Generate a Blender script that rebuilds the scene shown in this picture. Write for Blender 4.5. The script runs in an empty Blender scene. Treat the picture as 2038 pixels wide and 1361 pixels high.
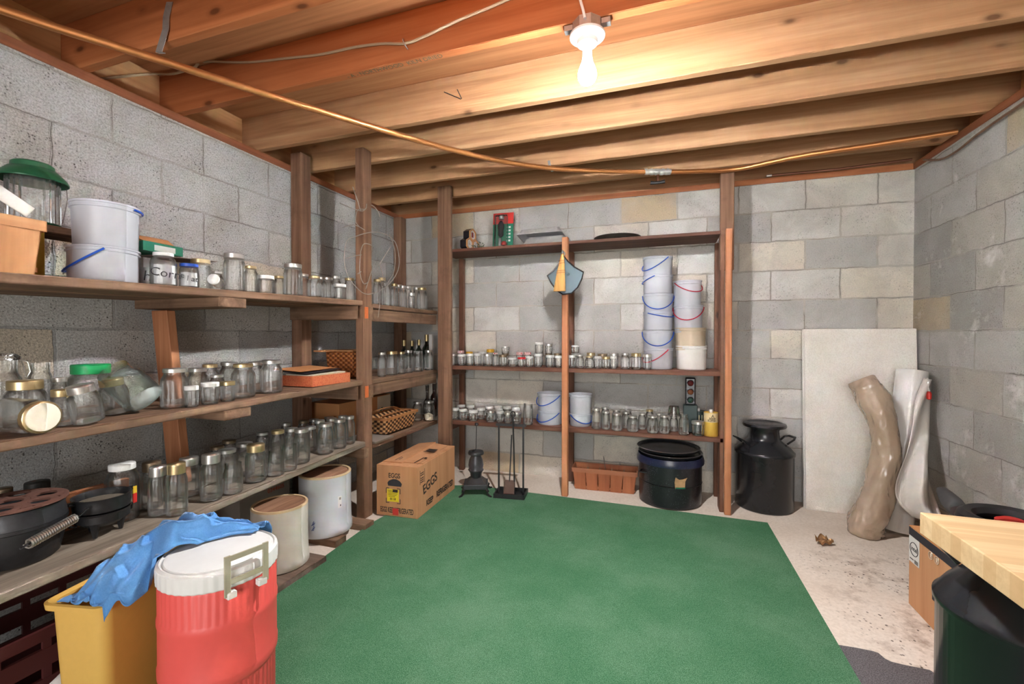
# Basement store room with canning shelves: everything is built here, in metres.
# X runs along the back wall to the right, Y into the room, Z up; the floor is z = 0.
import bpy, bmesh, math, random
from mathutils import Vector, Matrix, Euler
random.seed(7)
SC = bpy.context.scene
COL = SC.collection
PI = math.pi
# ---------------------------------------------------------------- camera
CAMH, FPX, YAW, PITCH = 1.13, 888.65, 0.3254, -0.012
cam_d = bpy.data.cameras.new('camera'); cam = bpy.data.objects.new('camera', cam_d); COL.objects.link(cam)
cam_d.sensor_width = 36; cam_d.lens = FPX / 2038 * 36; cam_d.clip_start = .02; cam_d.clip_end = 60
cam.location = (0, 0, CAMH); cam.rotation_euler = (PI/2 + PITCH, 0, YAW)
SC.camera = cam
ROT = Matrix.Rotation(YAW, 3, 'Z') @ Matrix.Rotation(PITCH, 3, 'X')
def P(x, y, X=None, Y=None, Z=None):
    """survey of the photograph: the point of the plane X=, Y= or Z= that is seen at a pixel of it"""
    v = ROT @ Vector(((x - 1019) / FPX, 1, -(y - 680.5) / FPX))
    t = X / v.x if X is not None else Y / v.y if Y is not None else (Z - CAMH) / v.z
    return Vector((v.x*t, v.y*t, v.z*t + CAMH))
def depth(p):
    """metres per focal length for the half width of something round that is seen there"""
    q = ROT.transposed() @ (Vector(p) - Vector((0, 0, CAMH)))
    return q.y*q.y/math.hypot(q.x, q.y)
# ---------------------------------------------------------------- objects
def tag(o, label=None, cat=None, group=None, kind=None):
    for k, v in (('label', label), ('category', cat), ('group', group), ('kind', kind)):
        if v: o[k] = v
    return o
def thing(name, label, cat, loc=(0, 0, 0), rz=0, group=None, rx=0, ry=0):
    o = bpy.data.objects.new(name, None); COL.objects.link(o); o.empty_display_size = .05
    o.location = loc; o.rotation_euler = (rx, ry, rz)
    return tag(o, label, cat, group)
class MB:
    """collects shapes and links them as ONE mesh object"""
    def __init__(s): s.bm = bmesh.new()
    def box(s, x0, x1, y0, y1, z0, z1, M=None, taper=None):
        v = [Vector((x, y, z)) for z in (z0, z1) for y in (y0, y1) for x in (x0, x1)]
        if taper:   # scale of the top about the box's middle
            cx, cy = (x0+x1)/2, (y0+y1)/2
            for q in v[4:]: q.x = cx + (q.x-cx)*taper; q.y = cy + (q.y-cy)*taper
        if M: v = [M @ q for q in v]
        b = [s.bm.verts.new(q) for q in v]
        for f in ((0,2,3,1), (4,5,7,6), (0,1,5,4), (2,6,7,3), (0,4,6,2), (1,3,7,5)): s.bm.faces.new([b[i] for i in f])
        return s
    def hexa(s, v):   # eight corners, bottom ring then top ring, each counter-clockwise
        b = [s.bm.verts.new(q) for q in v]
        for f in ((3,2,1,0), (4,5,6,7), (0,1,5,4), (1,2,6,5), (2,3,7,6), (3,0,4,7)): s.bm.faces.new([b[i] for i in f])
        return s
    def lathe(s, prof, n=24, M=None, cap0=True, cap1=True, sx=1, sy=1, ph=0):
        rings = []
        for r, z in prof:
            rings.append([s.bm.verts.new((M or Matrix()) @ Vector((r*sx*math.cos(ph+2*PI*i/n), r*sy*math.sin(ph+2*PI*i/n), z))) for i in range(n)])
        for a, b in zip(rings, rings[1:]):
            for i in range(n): s.bm.faces.new((a[i], a[(i+1) % n], b[(i+1) % n], b[i]))
        if cap0: s.bm.faces.new(rings[0][::-1])
        if cap1: s.bm.faces.new(rings[-1])
        return s
    def tube(s, pts, r, n=8, closed=False, flat=1.0, caps=True):
        pts = [Vector(p) for p in pts]; m = len(pts); rings = []; up = None
        for i, p in enumerate(pts):
            a = pts[(i-1) % m] if closed or i else p; b = pts[(i+1) % m] if closed or i < m-1 else p
            t = (b - a).normalized()
            if up is None:
                up = Vector((0, 0, 1)) if abs(t.z) < .9 else Vector((1, 0, 0))
            u = (up - t*up.dot(t)).normalized(); up = u; w = t.cross(u)
            ri = r[i] if isinstance(r, (list, tuple)) else r
            rings.append([s.bm.verts.new(p + (u*math.cos(2*PI*k/n)*flat + w*math.sin(2*PI*k/n))*ri) for k in range(n)])
        for a, b in list(zip(rings, rings[1:])) + ([(rings[-1], rings[0])] if closed else []):
            for k in range(n): s.bm.faces.new((a[k], a[(k+1) % n], b[(k+1) % n], b[k]))
        if not closed and caps: s.bm.faces.new(rings[0][::-1]); s.bm.faces.new(rings[-1])
        return s
    def prism(s, poly, z0, z1, M=None):
        a = [s.bm.verts.new((M or Matrix()) @ Vector((x, y, z0))) for x, y in poly]; b = [s.bm.verts.new((M or Matrix()) @ Vector((x, y, z1))) for x, y in poly]
        n = len(poly); s.bm.faces.new(a[::-1]); s.bm.faces.new(b)
        for i in range(n): s.bm.faces.new((a[i], a[(i+1) % n], b[(i+1) % n], b[i]))
        return s
    def grid(s, f, nu, nv):
        g = [[s.bm.verts.new(f(i/nu, j/nv)) for j in range(nv+1)] for i in range(nu+1)]
        for i in range(nu):
            for j in range(nv): s.bm.faces.new((g[i][j], g[i+1][j], g[i+1][j+1], g[i][j+1]))
        return s
    def build(s, name, m, parent=None, smooth=False, bevel=0, loc=None, seg=2, auto=40):
        bmesh.ops.recalc_face_normals(s.bm, faces=s.bm.faces)
        me = bpy.data.meshes.new(name); s.bm.to_mesh(me); s.bm.free()
        o = bpy.data.objects.new(name, me); COL.objects.link(o)
        for q in (m if isinstance(m, (list, tuple)) else [m]): me.materials.append(q)
        if smooth:
            me.shade_smooth(); me.set_sharp_from_angle(angle=math.radians(auto))
        if bevel:
            b = o.modifiers.new('bevel', 'BEVEL'); b.width = bevel; b.segments = seg; b.limit_method = 'ANGLE'; b.angle_limit = .6
        if parent: o.parent = parent
        if loc: o.location = loc
        return o
def text(name, body, size, m, parent, loc, rot, ax='CENTER', sx=1, ext=.0003, bold=.012):
    c = bpy.data.curves.new(name, 'FONT'); c.body = body; c.size = size; c.align_x = ax; c.align_y = 'CENTER'; c.extrude = ext; c.offset = size*bold; c.resolution_u = 3
    t = bpy.data.objects.new(name, c); COL.objects.link(t)
    me = bpy.data.meshes.new_from_object(t.evaluated_get(bpy.context.evaluated_depsgraph_get())); me.name = name
    bpy.data.objects.remove(t); o = bpy.data.objects.new(name, me); COL.objects.link(o)
    me.materials.clear(); me.materials.append(m); o.parent = parent
    o.location = loc; o.rotation_euler = rot; o.scale = (sx, 1, 1)
    return o
def copy_tree(o, parent=None):
    c = o.copy(); COL.objects.link(c); c.parent = parent
    for ch in list(o.children): copy_tree(ch, c)
    return c
# ---------------------------------------------------------------- materials
class N:
    def __init__(s, name):
        s.m = bpy.data.materials.new(name); s.m.use_nodes = True; s.t = s.m.node_tree; s.t.nodes.clear()
        s.out = s.t.nodes.new('ShaderNodeOutputMaterial')
    def n(s, typ, ins=None, **kw):
        q = s.t.nodes.new('ShaderNode' + typ)
        for k, v in kw.items(): setattr(q, k, v)
        for k, v in (ins or {}).items(): s.set(q.inputs[k], v)
        return q
    def set(s, sock, v):
        if isinstance(v, bpy.types.NodeSocket): s.t.links.new(v, sock)
        elif isinstance(v, bpy.types.Node): s.t.links.new(v.outputs[0], sock)
        elif isinstance(v, (tuple, list)) and sock.type == 'RGBA': sock.default_value = tuple(v)[:3] + (1,)
        else: sock.default_value = v
    def coord(s, scale=(1, 1, 1), loc=(0, 0, 0), rnd=0.0, which='Object'):
        c = s.n('TexCoord').outputs[which]
        v = s.n('Mapping', {0: c, 1: loc, 3: scale}).outputs[0]
        if rnd:
            oi = s.n('ObjectInfo').outputs['Random']
            k = s.n('Math', {0: oi, 1: rnd}, operation='MULTIPLY')
            v = s.n('VectorMath', {0: v, 1: s.n('CombineXYZ', {0: k, 1: k, 2: k})}).outputs[0]
        return v
    def noise(s, v, scale, detail=4, rough=.55, dist=0): return s.n('TexNoise', {'Vector': v, 'Scale': scale, 'Detail': detail, 'Roughness': rough, 'Distortion': dist}).outputs[0]
    def ramp(s, fac, stops, interp='LINEAR'):
        r = s.n('ValToRGB', {0: fac}); cr = r.color_ramp; cr.interpolation = interp
        while len(cr.elements) < len(stops): cr.elements.new(.5)
        for e, (p, c) in zip(cr.elements, stops):
            e.position = p; e.color = (c, c, c, 1) if isinstance(c, (int, float)) else tuple(c)[:3] + (1,)
        return r.outputs[0]
    def mix(s, fac, a, b, mode='MIX'):
        q = s.n('Mix', data_type='RGBA', blend_type=mode)
        s.set(q.inputs[0], fac); s.set(q.inputs[6], a); s.set(q.inputs[7], b)
        return q.outputs[2]
    def bump(s, h, strength=.3, dist=.01, prev=None):
        d = {'Height': h, 'Strength': strength, 'Distance': dist}
        if prev is not None: d['Normal'] = prev
        return s.n('Bump', d).outputs[0]
    def pbr(s, color, rough=.5, metal=0, normal=None, **kw):
        d = {'Base Color': color, 'Roughness': rough, 'Metallic': metal}
        if normal is not None: d['Normal'] = normal
        d.update({k.replace('_', ' '): v for k, v in kw.items()})
        b = s.n('BsdfPrincipled', d); s.t.links.new(b.outputs[0], s.out.inputs[0]); return s.m
def srgb(*c):
    return tuple((q/255/12.92 if q/255 <= .04045 else ((q/255+.055)/1.055)**2.4) for q in c)
def plain(name, col, rough=.5, metal=0, var=.12, scale=30, bump=.0, **kw):
    """one colour with a little procedural unevenness"""
    n = N(name); v = n.coord(rnd=9)
    f = n.noise(v, scale)
    c = n.mix(f, tuple(q*(1-var) for q in col), tuple(min(1, q*(1+var)) for q in col))
    return n.pbr(c, rough, metal, n.bump(f, bump, .004) if bump else None, **kw)
def wood(name, axis, dark, mid, light, rough=.62, grain=1.0, knots=True, rnd=40, bump=.25, stain=0):
    n = N(name); st = [26.0*grain]*3; st['xyz'.index(axis)] = 1.1*grain
    v = n.coord(tuple(st), rnd=rnd)
    f = n.noise(v, 1.0, 6, .62, .35)
    f2 = n.noise(v, 4.0, 3, .6)
    c = n.ramp(f, [(.28, dark), (.5, mid), (.74, light)])
    c = n.mix(n.ramp(f2, [(.3, .25), (.7, 0)]), c, dark)
    big = n.noise(n.coord((1.2, 1.2, 1.2), rnd=rnd), 1.5, 3)
    c = n.mix(n.ramp(big, [(.35, .35), (.65, 0)]), c, mid)
    if knots:
        ks = [7.0]*3; ks['xyz'.index(axis)] = 3.2
        vo = n.n('TexVoronoi', {'Vector': n.coord(tuple(ks), rnd=rnd), 'Scale': 1.0}).outputs['Distance']
        c = n.mix(n.ramp(vo, [(.055, .85), (.10, .25), (.16, 0)]), c, tuple(q*.35 for q in dark))
    if stain:
        sf = n.ramp(n.noise(n.coord((2, 2, 2), rnd=rnd), 2.3, 5, .7), [(.52, 0), (.68, stain)])
        c = n.mix(sf, c, tuple(q*.4 for q in dark))
    return n.pbr(c, rough, 0, n.bump(f, bump, .004), **{'Specular IOR Level': .3})
# glass without thickness: it lets light straight through and mirrors a little, more towards the rim
def glass(name, tint, edge, emboss=.25, escale=(38, 38, 26), rough=.03, haze=.025):
    n = N(name)
    v = n.coord(escale, rnd=30)
    h = n.noise(v, 1.0, 3, .6, 1.2)
    nm = n.bump(h, emboss, .02)
    lw = n.n('LayerWeight', {'Blend': .45, 'Normal': nm}).outputs['Facing']
    fr = n.n('Fresnel', {'IOR': 1.5, 'Normal': nm}).outputs[0]
    tr = n.n('BsdfTransparent', {'Color': n.ramp(lw, [(.25, tint), (.95, edge)])})
    gl = n.n('BsdfGlossy', {'Color': (1, 1, 1), 'Roughness': rough, 'Normal': nm})
    fr2 = n.n('Math', {0: fr, 1: 1.6}, operation='MULTIPLY', use_clamp=True)
    dd = n.n('BsdfDiffuse', {'Color': (.85, .88, .87)}); tl = n.n('BsdfTranslucent', {'Color': (.85, .88, .87)})
    ds = n.n('MixShader', {0: .5, 1: dd, 2: tl})          # white haze mixed into the glass so it looks brighter
    m0 = n.n('MixShader', {0: n.ramp(n.noise(v, .8, 3), [(.3, haze*.6), (.7, haze*1.5)]), 1: tr, 2: ds})
    mx = n.n('MixShader', {0: fr2.outputs[0], 1: m0, 2: gl}); n.t.links.new(mx.outputs[0], n.out.inputs[0])
    return n.m
def block_wall(name, ua, u0, v0, stops, speck=.5, ms=.5, stain=srgb(160, 157, 152), bloom=0):
    n = N(name)
    sep = n.n('SeparateXYZ', {0: n.n('TexCoord').outputs['Object']})
    u = n.n('Math', {0: sep.outputs[ua], 1: u0}, operation='SUBTRACT'); v = n.n('Math', {0: sep.outputs[2], 1: v0}, operation='SUBTRACT')
    uv = n.n('CombineXYZ', {0: u, 1: v, 2: 0.0}).outputs[0]
    wob = n.n('VectorMath', {0: n.n('TexNoise', {'Vector': uv, 'Scale': 11.0, 'Detail': 5}).outputs['Color'], 1: (.5, .5, .5)}, operation='SUBTRACT')
    uvw = n.n('VectorMath', {0: n.n('VectorMath', {0: wob, 3: .022}, operation='SCALE'), 1: uv}).outputs[0]
    def brick(ms):
        b = n.n('TexBrick', {'Vector': uvw, 'Color1': (0, 0, 0), 'Color2': (1, 1, 1), 'Mortar': (.5, .5, .5), 'Scale': 1.0, 'Mortar Size': ms, 'Mortar Smooth': .25, 'Bias': 0.0, 'Brick Width': .4064, 'Row Height': .2032})
        b.offset = .5; b.offset_frequency = 2; b.squash = 1; return b
    b = brick(.007)
    tint = n.ramp(n.n('SeparateColor', {0: b.outputs['Color']}).outputs[0], stops, 'CONSTANT')
    blotch = n.noise(uv, 3.1, 6, .65, .6)
    fine = n.noise(uv, 140, 3, .75)
    c = n.mix(n.ramp(blotch, [(.42, 0), (.72, .6)]), tint, stain)
    c = n.mix(n.ramp(n.noise(uv, 2.2, 5, .6, .3), [(.5, 0), (.75, .5)]), c, srgb(205, 205, 203))
    c = n.mix(n.ramp(fine, [(.3, .55*speck), (.62, 0)]), c, srgb(88, 84, 80))
    pits = n.n('TexVoronoi', {'Vector': uv, 'Scale': 75.0, 'Randomness': 1.0}).outputs['Distance']
    pm = n.n('Math', {0: n.ramp(pits, [(.12, 1), (.28, 0)]), 1: n.ramp(n.noise(uv, 6, 3), [(.42, 0), (.66, 1)])}, operation='MULTIPLY').outputs[0]
    c = n.mix(n.n('Math', {0: pm, 1: .75*speck + .1}, operation='MULTIPLY'), c, srgb(60, 57, 54))
    mort = n.mix(n.noise(uv, 40, 3), srgb(176, 174, 170), srgb(128, 126, 123))
    c = n.mix(n.n('Math', {0: b.outputs['Fac'], 1: ms}, operation='MULTIPLY'), c, mort)
    if bloom: c = n.mix(n.ramp(n.noise(uv, 3.1, 7, .66, .12), [(.57, 0), (.70, bloom)]), c, srgb(232, 232, 230))
    # a thin open crack along some of the joints
    crk = n.n('Math', {0: brick(.0022).outputs['Fac'], 1: n.ramp(n.noise(uv, 2.6, 2), [(.47, 0), (.54, 1)])}, operation='MULTIPLY').outputs[0]
    c = n.mix(n.n('Math', {0: crk, 1: .6}, operation='MULTIPLY'), c, srgb(62, 58, 55))
    hgt = n.n('Math', {0: fine, 1: n.n('Math', {0: n.n('Math', {0: b.outputs['Fac'], 1: -1.1}, operation='MULTIPLY'), 1: n.n('Math', {0: pm, 1: -1.2}, operation='MULTIPLY')})})
    return n.pbr(c, .92, 0, n.bump(hgt.outputs[0], .55, .006), **{'Specular IOR Level': .15})
# ---------------------------------------------------------------- the room
XL, XR, YB, YF, ZT = -2.2725, 1.51, 3.511, -2.6, 2.19
ZJ, ZS = 2.228, 2.425          # underside of the joists, of the subfloor
GREY, GREY2, LITE, CREAM, TAN = srgb(188, 188, 186), srgb(170, 170, 169), srgb(216, 215, 211), srgb(222, 215, 202), srgb(204, 186, 158)
M_WL = block_wall('left_block_wall', 1, 1.2946, .642+CAMH, [(0, srgb(194, 199, 202)), (.35, srgb(184, 187, 188)), (.6, srgb(208, 210, 209)), (.88, srgb(216, 206, 188))], 1.15, .3, srgb(150, 144, 134))
M_WB = block_wall('back_block_wall', 0, -1.5261+.2032, .0479+CAMH, [(0, GREY), (.2, LITE), (.42, CREAM), (.62, srgb(190, 190, 188)), (.78, TAN), (.86, srgb(216, 212, 204))], .45)
M_WR = block_wall('right_block_wall', 1, 3.1195+.2032, -.7807+CAMH, [(0, GREY), (.4, srgb(184, 181, 174)), (.7, srgb(166, 166, 164)), (.9, srgb(190, 176, 152))], .6, .4, srgb(150, 146, 138), .75)
M_WF = block_wall('front_block_wall', 0, 0, .05, [(0, GREY), (.5, LITE), (.8, CREAM)], .5)
def struct(name, mb, m, label=None, **kw):
    return tag(mb.build(name, m, **kw), label, kind='structure')
struct('wall_left', MB().box(XL-.2, XL, YF-.2, YB+.2, -.1, ZT), M_WL, 'grey concrete block wall behind the long left shelves')
struct('wall_back', MB().box(XL, XR, YB, YB+.2, -.1, ZT), M_WB, 'pale concrete block wall at the far end of the room')
struct('wall_right', MB().box(XR, XR+.2, YF-.2, YB+.2, -.1, ZT), M_WR, 'grey concrete block wall on the right with white salt bloom')
fw = MB(); fw.box(XL, -1.0, YF-.2, YF, -.1, ZT); fw.box(.9, XR, YF-.2, YF, -.1, ZT)
struct('wall_front', fw, M_WF)
def floor_mat():
    n = N('floor_concrete'); v = n.coord()
    a = n.noise(v, 1.6, 6, .6); b = n.noise(v, 60, 4, .7); d = n.noise(v, 8, 6, .7)
    c = n.ramp(a, [(.3, srgb(206, 192, 178)), (.5, srgb(222, 210, 198)), (.7, srgb(228, 219, 210))])
    c = n.mix(n.ramp(b, [(.3, .35), (.6, 0)]), c, srgb(168, 150, 134))
    # dirt trail and loose crumbs along the right hand side
    sep = n.n('SeparateXYZ', {0: v})
    band = n.n('Math', {0: n.n('MapRange', {0: sep.outputs[0], 1: .62, 2: .86}).outputs[0], 1: n.n('MapRange', {0: sep.outputs[1], 1: 2.95, 2: 2.6}).outputs[0]}, operation='MULTIPLY').outputs[0]
    dm = n.n('Math', {0: n.ramp(d, [(.5, 0), (.66, .8)]), 1: band}, operation='MULTIPLY').outputs[0]
    c = n.mix(dm, c, srgb(150, 128, 112))
    vo = n.n('TexVoronoi', {'Vector': n.coord((1, .8, 1)), 'Scale': 55.0}).outputs['Distance']
    sp = n.n('Math', {0: n.ramp(vo, [(.17, 1), (.27, 0)]), 1: n.n('Math', {0: band, 1: n.ramp(n.noise(v, 5, 4, .7), [(.46, 0), (.54, 1)])}, operation='MULTIPLY')}, operation='MULTIPLY').outputs[0]
    c = n.mix(sp, c, srgb(74, 60, 50))
    return n.pbr(c, .8, 0, n.bump(b, .2, .003), **{'Specular IOR Level': .25})
struct('floor', MB().box(XL-.2, XR+.2, YF-.2, YB+.2, -.1, 0), floor_mat(), 'pale dusty concrete floor with dirt along its right side')
# subfloor, joists, plates
J_D, J_M, J_L = srgb(146, 102, 70), srgb(184, 142, 104), srgb(208, 172, 134)
M_JOIST = wood('joist_wood', 'x', J_D, J_M, J_L, .6, .8, True, 60, .3)
M_JOISTO = wood('orange_joist_wood', 'x', srgb(140, 78, 42), srgb(178, 108, 66), srgb(200, 134, 88), .6, .55, True, 60, .18)
M_PLY = wood('subfloor_plywood', 'x', srgb(146, 96, 62), srgb(184, 128, 88), srgb(206, 154, 112), .7, .8, False, 0, .4)
M_PLATE_Y = wood('plate_wood_long', 'y', srgb(92, 52, 32), srgb(134, 80, 52), srgb(160, 100, 66), .7, .8, False)
M_PLATE_X = wood('plate_wood_back', 'x', srgb(120, 68, 40), srgb(168, 104, 66), srgb(190, 126, 84), .7, .8, False)
M_BLOCK = wood('blocking_wood', 'y', srgb(160, 112, 72), srgb(200, 150, 104), srgb(220, 176, 130), .6, .6, True)
struct('ceiling', MB().box(XL-.25, XR+.25, YF-.2, YB+.25, ZS, ZS+.02), M_PLY, 'orange plywood subfloor seen between the ceiling joists')
struct('trim_1', MB().box(XL-.13, XL+.008, YF, YB+.14, ZT, ZJ), M_PLATE_Y, 'brown sill plate along the top of the left wall')
struct('trim_2', MB().box(XL+.01, XR-.01, YB-.008, YB+.13, ZT, ZJ), M_PLATE_X, 'brown sill plate along the top of the back wall')
struct('trim_3', MB().box(XR-.008, XR+.13, YF, YB+.14, ZT, ZJ), M_PLATE_Y, 'brown sill plate along the top of the right wall')
JY = [1.175, 1.56, 2.02, 2.395, 2.81, 3.185]
names = ['dark ceiling joist nearest the camera with pipe strap nailed to it', 'orange ceiling joist that carries the bulb holder', 'bright ceiling joist just behind the light bulb',
         'ceiling joist that the two left posts are nailed to', 'shaded ceiling joist, fourth behind the camera side', 'low looking ceiling joist nearest the back wall']
for i, y in enumerate([-2.0, -1.6, -1.2, -.8, -.4, 0, .4, .78] + JY + [3.56]):
    k = i - 8
    m = M_JOISTO if k in (0, 1) else M_JOIST
    o = struct('ceiling_joist', MB().box(XL-.13, XR+.13, y, y+.038, ZJ, ZS-.0005), m, names[k] if 0 <= k < 6 else 'rim joist above the back wall' if k == 6 else None, bevel=.003, seg=1)
    o['group'] = 'ceiling joists'
ys = [.78] + JY + [3.56]
for a, b in zip(ys, ys[1:]):
    for x0 in (XL-.13, XR+.105):
        tag(struct('joist_blocking', MB().box(x0, x0+.025, a+.039, b-.001, ZJ+.0005, ZS-.001), M_BLOCK), group='blocking between the joists')
# ---------------------------------------------------------------- light
def light_mat(name, col, s):
    n = N(name); e = n.n('Emission', {'Color': col, 'Strength': s}); n.t.links.new(e.outputs[0], n.out.inputs[0]); return n.m
def bulb_mat():   # emission shaped towards the bowl, weak at the neck, to spare nearby joists
    n = N('lit_bulb'); z = n.n('SeparateXYZ', {0: n.n('TexCoord').outputs['Object']}).outputs[2]
    s = n.n('MapRange', {0: z, 1: -.175, 2: -.203, 3: 42.0, 4: 3000.0})
    e = n.n('Emission', {'Color': (1, .978, .955), 'Strength': s}); n.t.links.new(e.outputs[0], n.out.inputs[0]); return n.m
w = bpy.data.worlds.new('daylight'); SC.world = w; w.use_nodes = True
w.node_tree.nodes['Background'].inputs[0].default_value = (.93, .96, 1, 1); w.node_tree.nodes['Background'].inputs[1].default_value = 1.0
ad = bpy.data.lights.new('added_front_fill', 'AREA'); ad.shape = 'RECTANGLE'; ad.size = 1.85; ad.size_y = 2.0; ad.energy = 48; ad.color = (1, .965, .92)  # unseen fill lamp added behind the camera to lift the darker parts
ao = bpy.data.objects.new('added_front_fill', ad); COL.objects.link(ao); ao.location = (-.05, YF-.1, 1.15); ao.rotation_euler = (PI/2, 0, 0)
SC.view_settings.view_transform = 'Standard'; SC.view_settings.look = 'None'; SC.view_settings.exposure = 1.08; SC.view_settings.gamma = 1; SC.view_settings.use_curve_mapping = False
cy = SC.cycles
cy.max_bounces = 10; cy.diffuse_bounces = 5; cy.glossy_bounces = 4; cy.transmission_bounces = 8; cy.transparent_max_bounces = 48
cy.caustics_reflective = False; cy.caustics_refractive = False; cy.sample_clamp_indirect = 6; cy.use_denoising = True
BX, BY = -.254, 1.578
lamp = thing('bulb_fixture', 'bare white bulb in a porcelain holder under the orange joist', 'light', (BX, BY, ZJ))
M_PORC = plain('white_porcelain', (.85, .85, .83), .25, 0, .04)
M_GALV = plain('galvanised_steel', (.52, .54, .56), .38, .85, .25, 60)
oct_ = MB().lathe([(.05, -.043), (.052, -.04), (.052, 0)], 8, ph=PI/8); oct_.box(-.08, -.05, -.012, .012, -.02, -.002); oct_.box(.05, .08, -.012, .012, -.02, -.002)
oct_.build('junction_box', M_GALV, lamp)
MB().lathe([(.03, -.078), (.034, -.076), (.036, -.062), (.05, -.058), (.061, -.05), (.062, -.043), (.05, -.042)], 32).build('lamp_holder', M_PORC, lamp, True)
prof = [(.0135, -.078), (.0145, -.088), (.0155, -.115), (.0185, -.135), (.0245, -.15), (.0305, -.166), (.0325, -.181), (.030, -.195), (.022, -.207), (.01, -.2125), (.001, -.2135)]
MB().lathe(prof, 24).build('light_bulb', bulb_mat(), lamp, True, auto=80)
# ---------------------------------------------------------------- shelving
W_OLD = [srgb(84, 64, 50), srgb(130, 102, 82), srgb(166, 136, 112)]
M_OLDY = wood('old_shelf_wood', 'y', *W_OLD, .75, .9, True, 50, .35, .5)
M_OLDX = wood('old_bearer_wood', 'x', *W_OLD, .75, .9, False, 50, .35, .4)
M_OLDZ = wood('old_post_wood', 'z', srgb(88, 62, 48), srgb(128, 96, 76), srgb(160, 124, 100), .75, .9, True, 50, .35, .3)
M_GREYY = wood('weathered_board_wood', 'y', srgb(92, 82, 72), srgb(142, 130, 116), srgb(176, 164, 150), .8, 1.0, False, 50, .4, .3)
M_ORZ = wood('orange_stud_wood', 'z', srgb(144, 90, 60), srgb(184, 124, 88), srgb(208, 150, 112), .65, .7, True, 50, .2)
M_REDX = wood('red_brown_shelf_wood', 'x', srgb(74, 48, 38), srgb(106, 70, 56), srgb(132, 90, 72), .6, .9, False, 50, .2)
M_REDZ = wood('red_brown_upright_wood', 'z', srgb(82, 54, 40), srgb(118, 80, 62), srgb(146, 104, 82), .6, .9, True, 50, .2)
M_ORGEND = plain('orange_end_grain', srgb(206, 106, 52), .7, 0, .2, 90)
# heights of the long left shelves: they run slightly uphill towards the back
XF = -1.75
TOPZ, MIDZ, LOWZ = ((.7, 1.310), (2.34, 1.352)), ((.7, .836), (2.34, .862)), ((.7, .424), (2.30, .488))
BTOP, BMID, BLOW = 1.340, .858, .444          # the bay behind the front post
def zl(s, y): (a, p), (b, q) = s; return p + (q-p)*(y-a)/(b-a)
rack = thing('canning_shelves', 'long rough wooden shelves of jars along the left block wall', 'shelving', (-2.0, 2.3, 0))
def wbuild(mb, name, m, parent, bevel=.003):
    o = mb.build(name, m, bevel=bevel, seg=1); o.parent = parent; o.matrix_parent_inverse = Matrix.Translation(-Vector(parent.location)); return o
def slope_board(x0, x1, y0, y1, s, th, wob=0):
    return MB().hexa([(x0, y0, zl(s, y0)-th), (x1, y0, zl(s, y0)-th), (x1, y1, zl(s, y1)-th), (x0, y1, zl(s, y1)-th), (x0, y0, zl(s, y0)), (x1, y0, zl(s, y0)), (x1, y1, zl(s, y1)), (x0, y1, zl(s, y1))])
for s, m, xf, ye in ((TOPZ, M_OLDY, XF, 2.345), (MIDZ, M_OLDY, XF, 2.335), (LOWZ, M_GREYY, -1.72, 2.295)):
    th = .030
    wbuild(slope_board(xf-.235, xf, -.6, ye if s is not LOWZ else ye, s, th), 'shelf_board', m, rack)
    wbuild(slope_board(XL+.006, xf-.239, -.6, 2.26, s, th+.004), 'shelf_board', m, rack)
# frame half way along: a leaning stud on the wall with short bearers
MB_ = MB().hexa([(-2.135, 1.42, .47), (-2.035, 1.42, .47), (-2.035, 1.46, .47), (-2.135, 1.46, .47), (-2.235, 1.42, 1.25), (-2.135, 1.42, 1.25), (-2.135, 1.46, 1.25), (-2.235, 1.46, 1.25)])
wbuild(MB_, 'stud', M_ORZ, rack)
wbuild(MB().hexa([(-2.08, 1.42, 0), (-1.99, 1.42, 0), (-1.99, 1.46, 0), (-2.08, 1.46, 0), (-2.13, 1.42, .42), (-2.04, 1.42, .42), (-2.04, 1.46, .42), (-2.13, 1.46, .42)]), 'stud', M_ORZ, rack)
for s, y0, dz in ((TOPZ, 1.37, .036), (MIDZ, 1.39, .034)):
    z = zl(s, y0) - .03
    wbuild(MB().box(XL+.006, XF+.004, y0, y0+.13, z-.042, z-.001), 'bearer', M_OLDX, rack)
# frame of two posts at the end of the long boards
wbuild(MB().box(-2.266, -2.185, 2.272, 2.36, 0, 2.305), 'post', M_OLDZ, rack)
wbuild(MB().box(-1.802, -1.742, 2.312, 2.394, 0, 2.292), 'post', M_OLDZ, rack)
for z0, z1 in ((1.236, 1.318), (.745, .828)):
    wbuild(MB().box(-2.27, -1.75, 2.262, 2.27, z0, z1), 'bearer', M_OLDX, rack)
    wbuild(MB().box(-2.18, -1.736, 2.363, 2.40, z0, z1), 'bearer', M_OLDX, rack)
    wbuild(MB().box(-1.742, -1.737, 2.318, 2.352, z0+.006, z1-.004), 'bearer_end', M_ORGEND, rack)
wbuild(MB().box(-1.98, -1.705, 2.262, 2.308, .392, .452), 'bearer', M_OLDX, rack)
# the bay in the corner
for z, m in ((BTOP, M_OLDY), (BMID, M_OLDY), (BLOW, M_OLDY)):
    wbuild(MB().box(XF-.235, XF, 2.402, 3.275, z-.028, z), 'shelf_board', m, rack)
    wbuild(MB().box(XL+.006, XF-.24, 2.402, 3.48, z-.028, z), 'shelf_board', m, rack)
for z in (BTOP-.036, BMID-.03):
    wbuild(MB().box(-1.795, -1.757, 2.402, 3.27, z-.075, z), 'rail', M_OLDY, rack)
wbuild(MB().box(-2.265, -2.185, 3.425, 3.505, 0, 2.185), 'post', M_OLDZ, rack)
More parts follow.
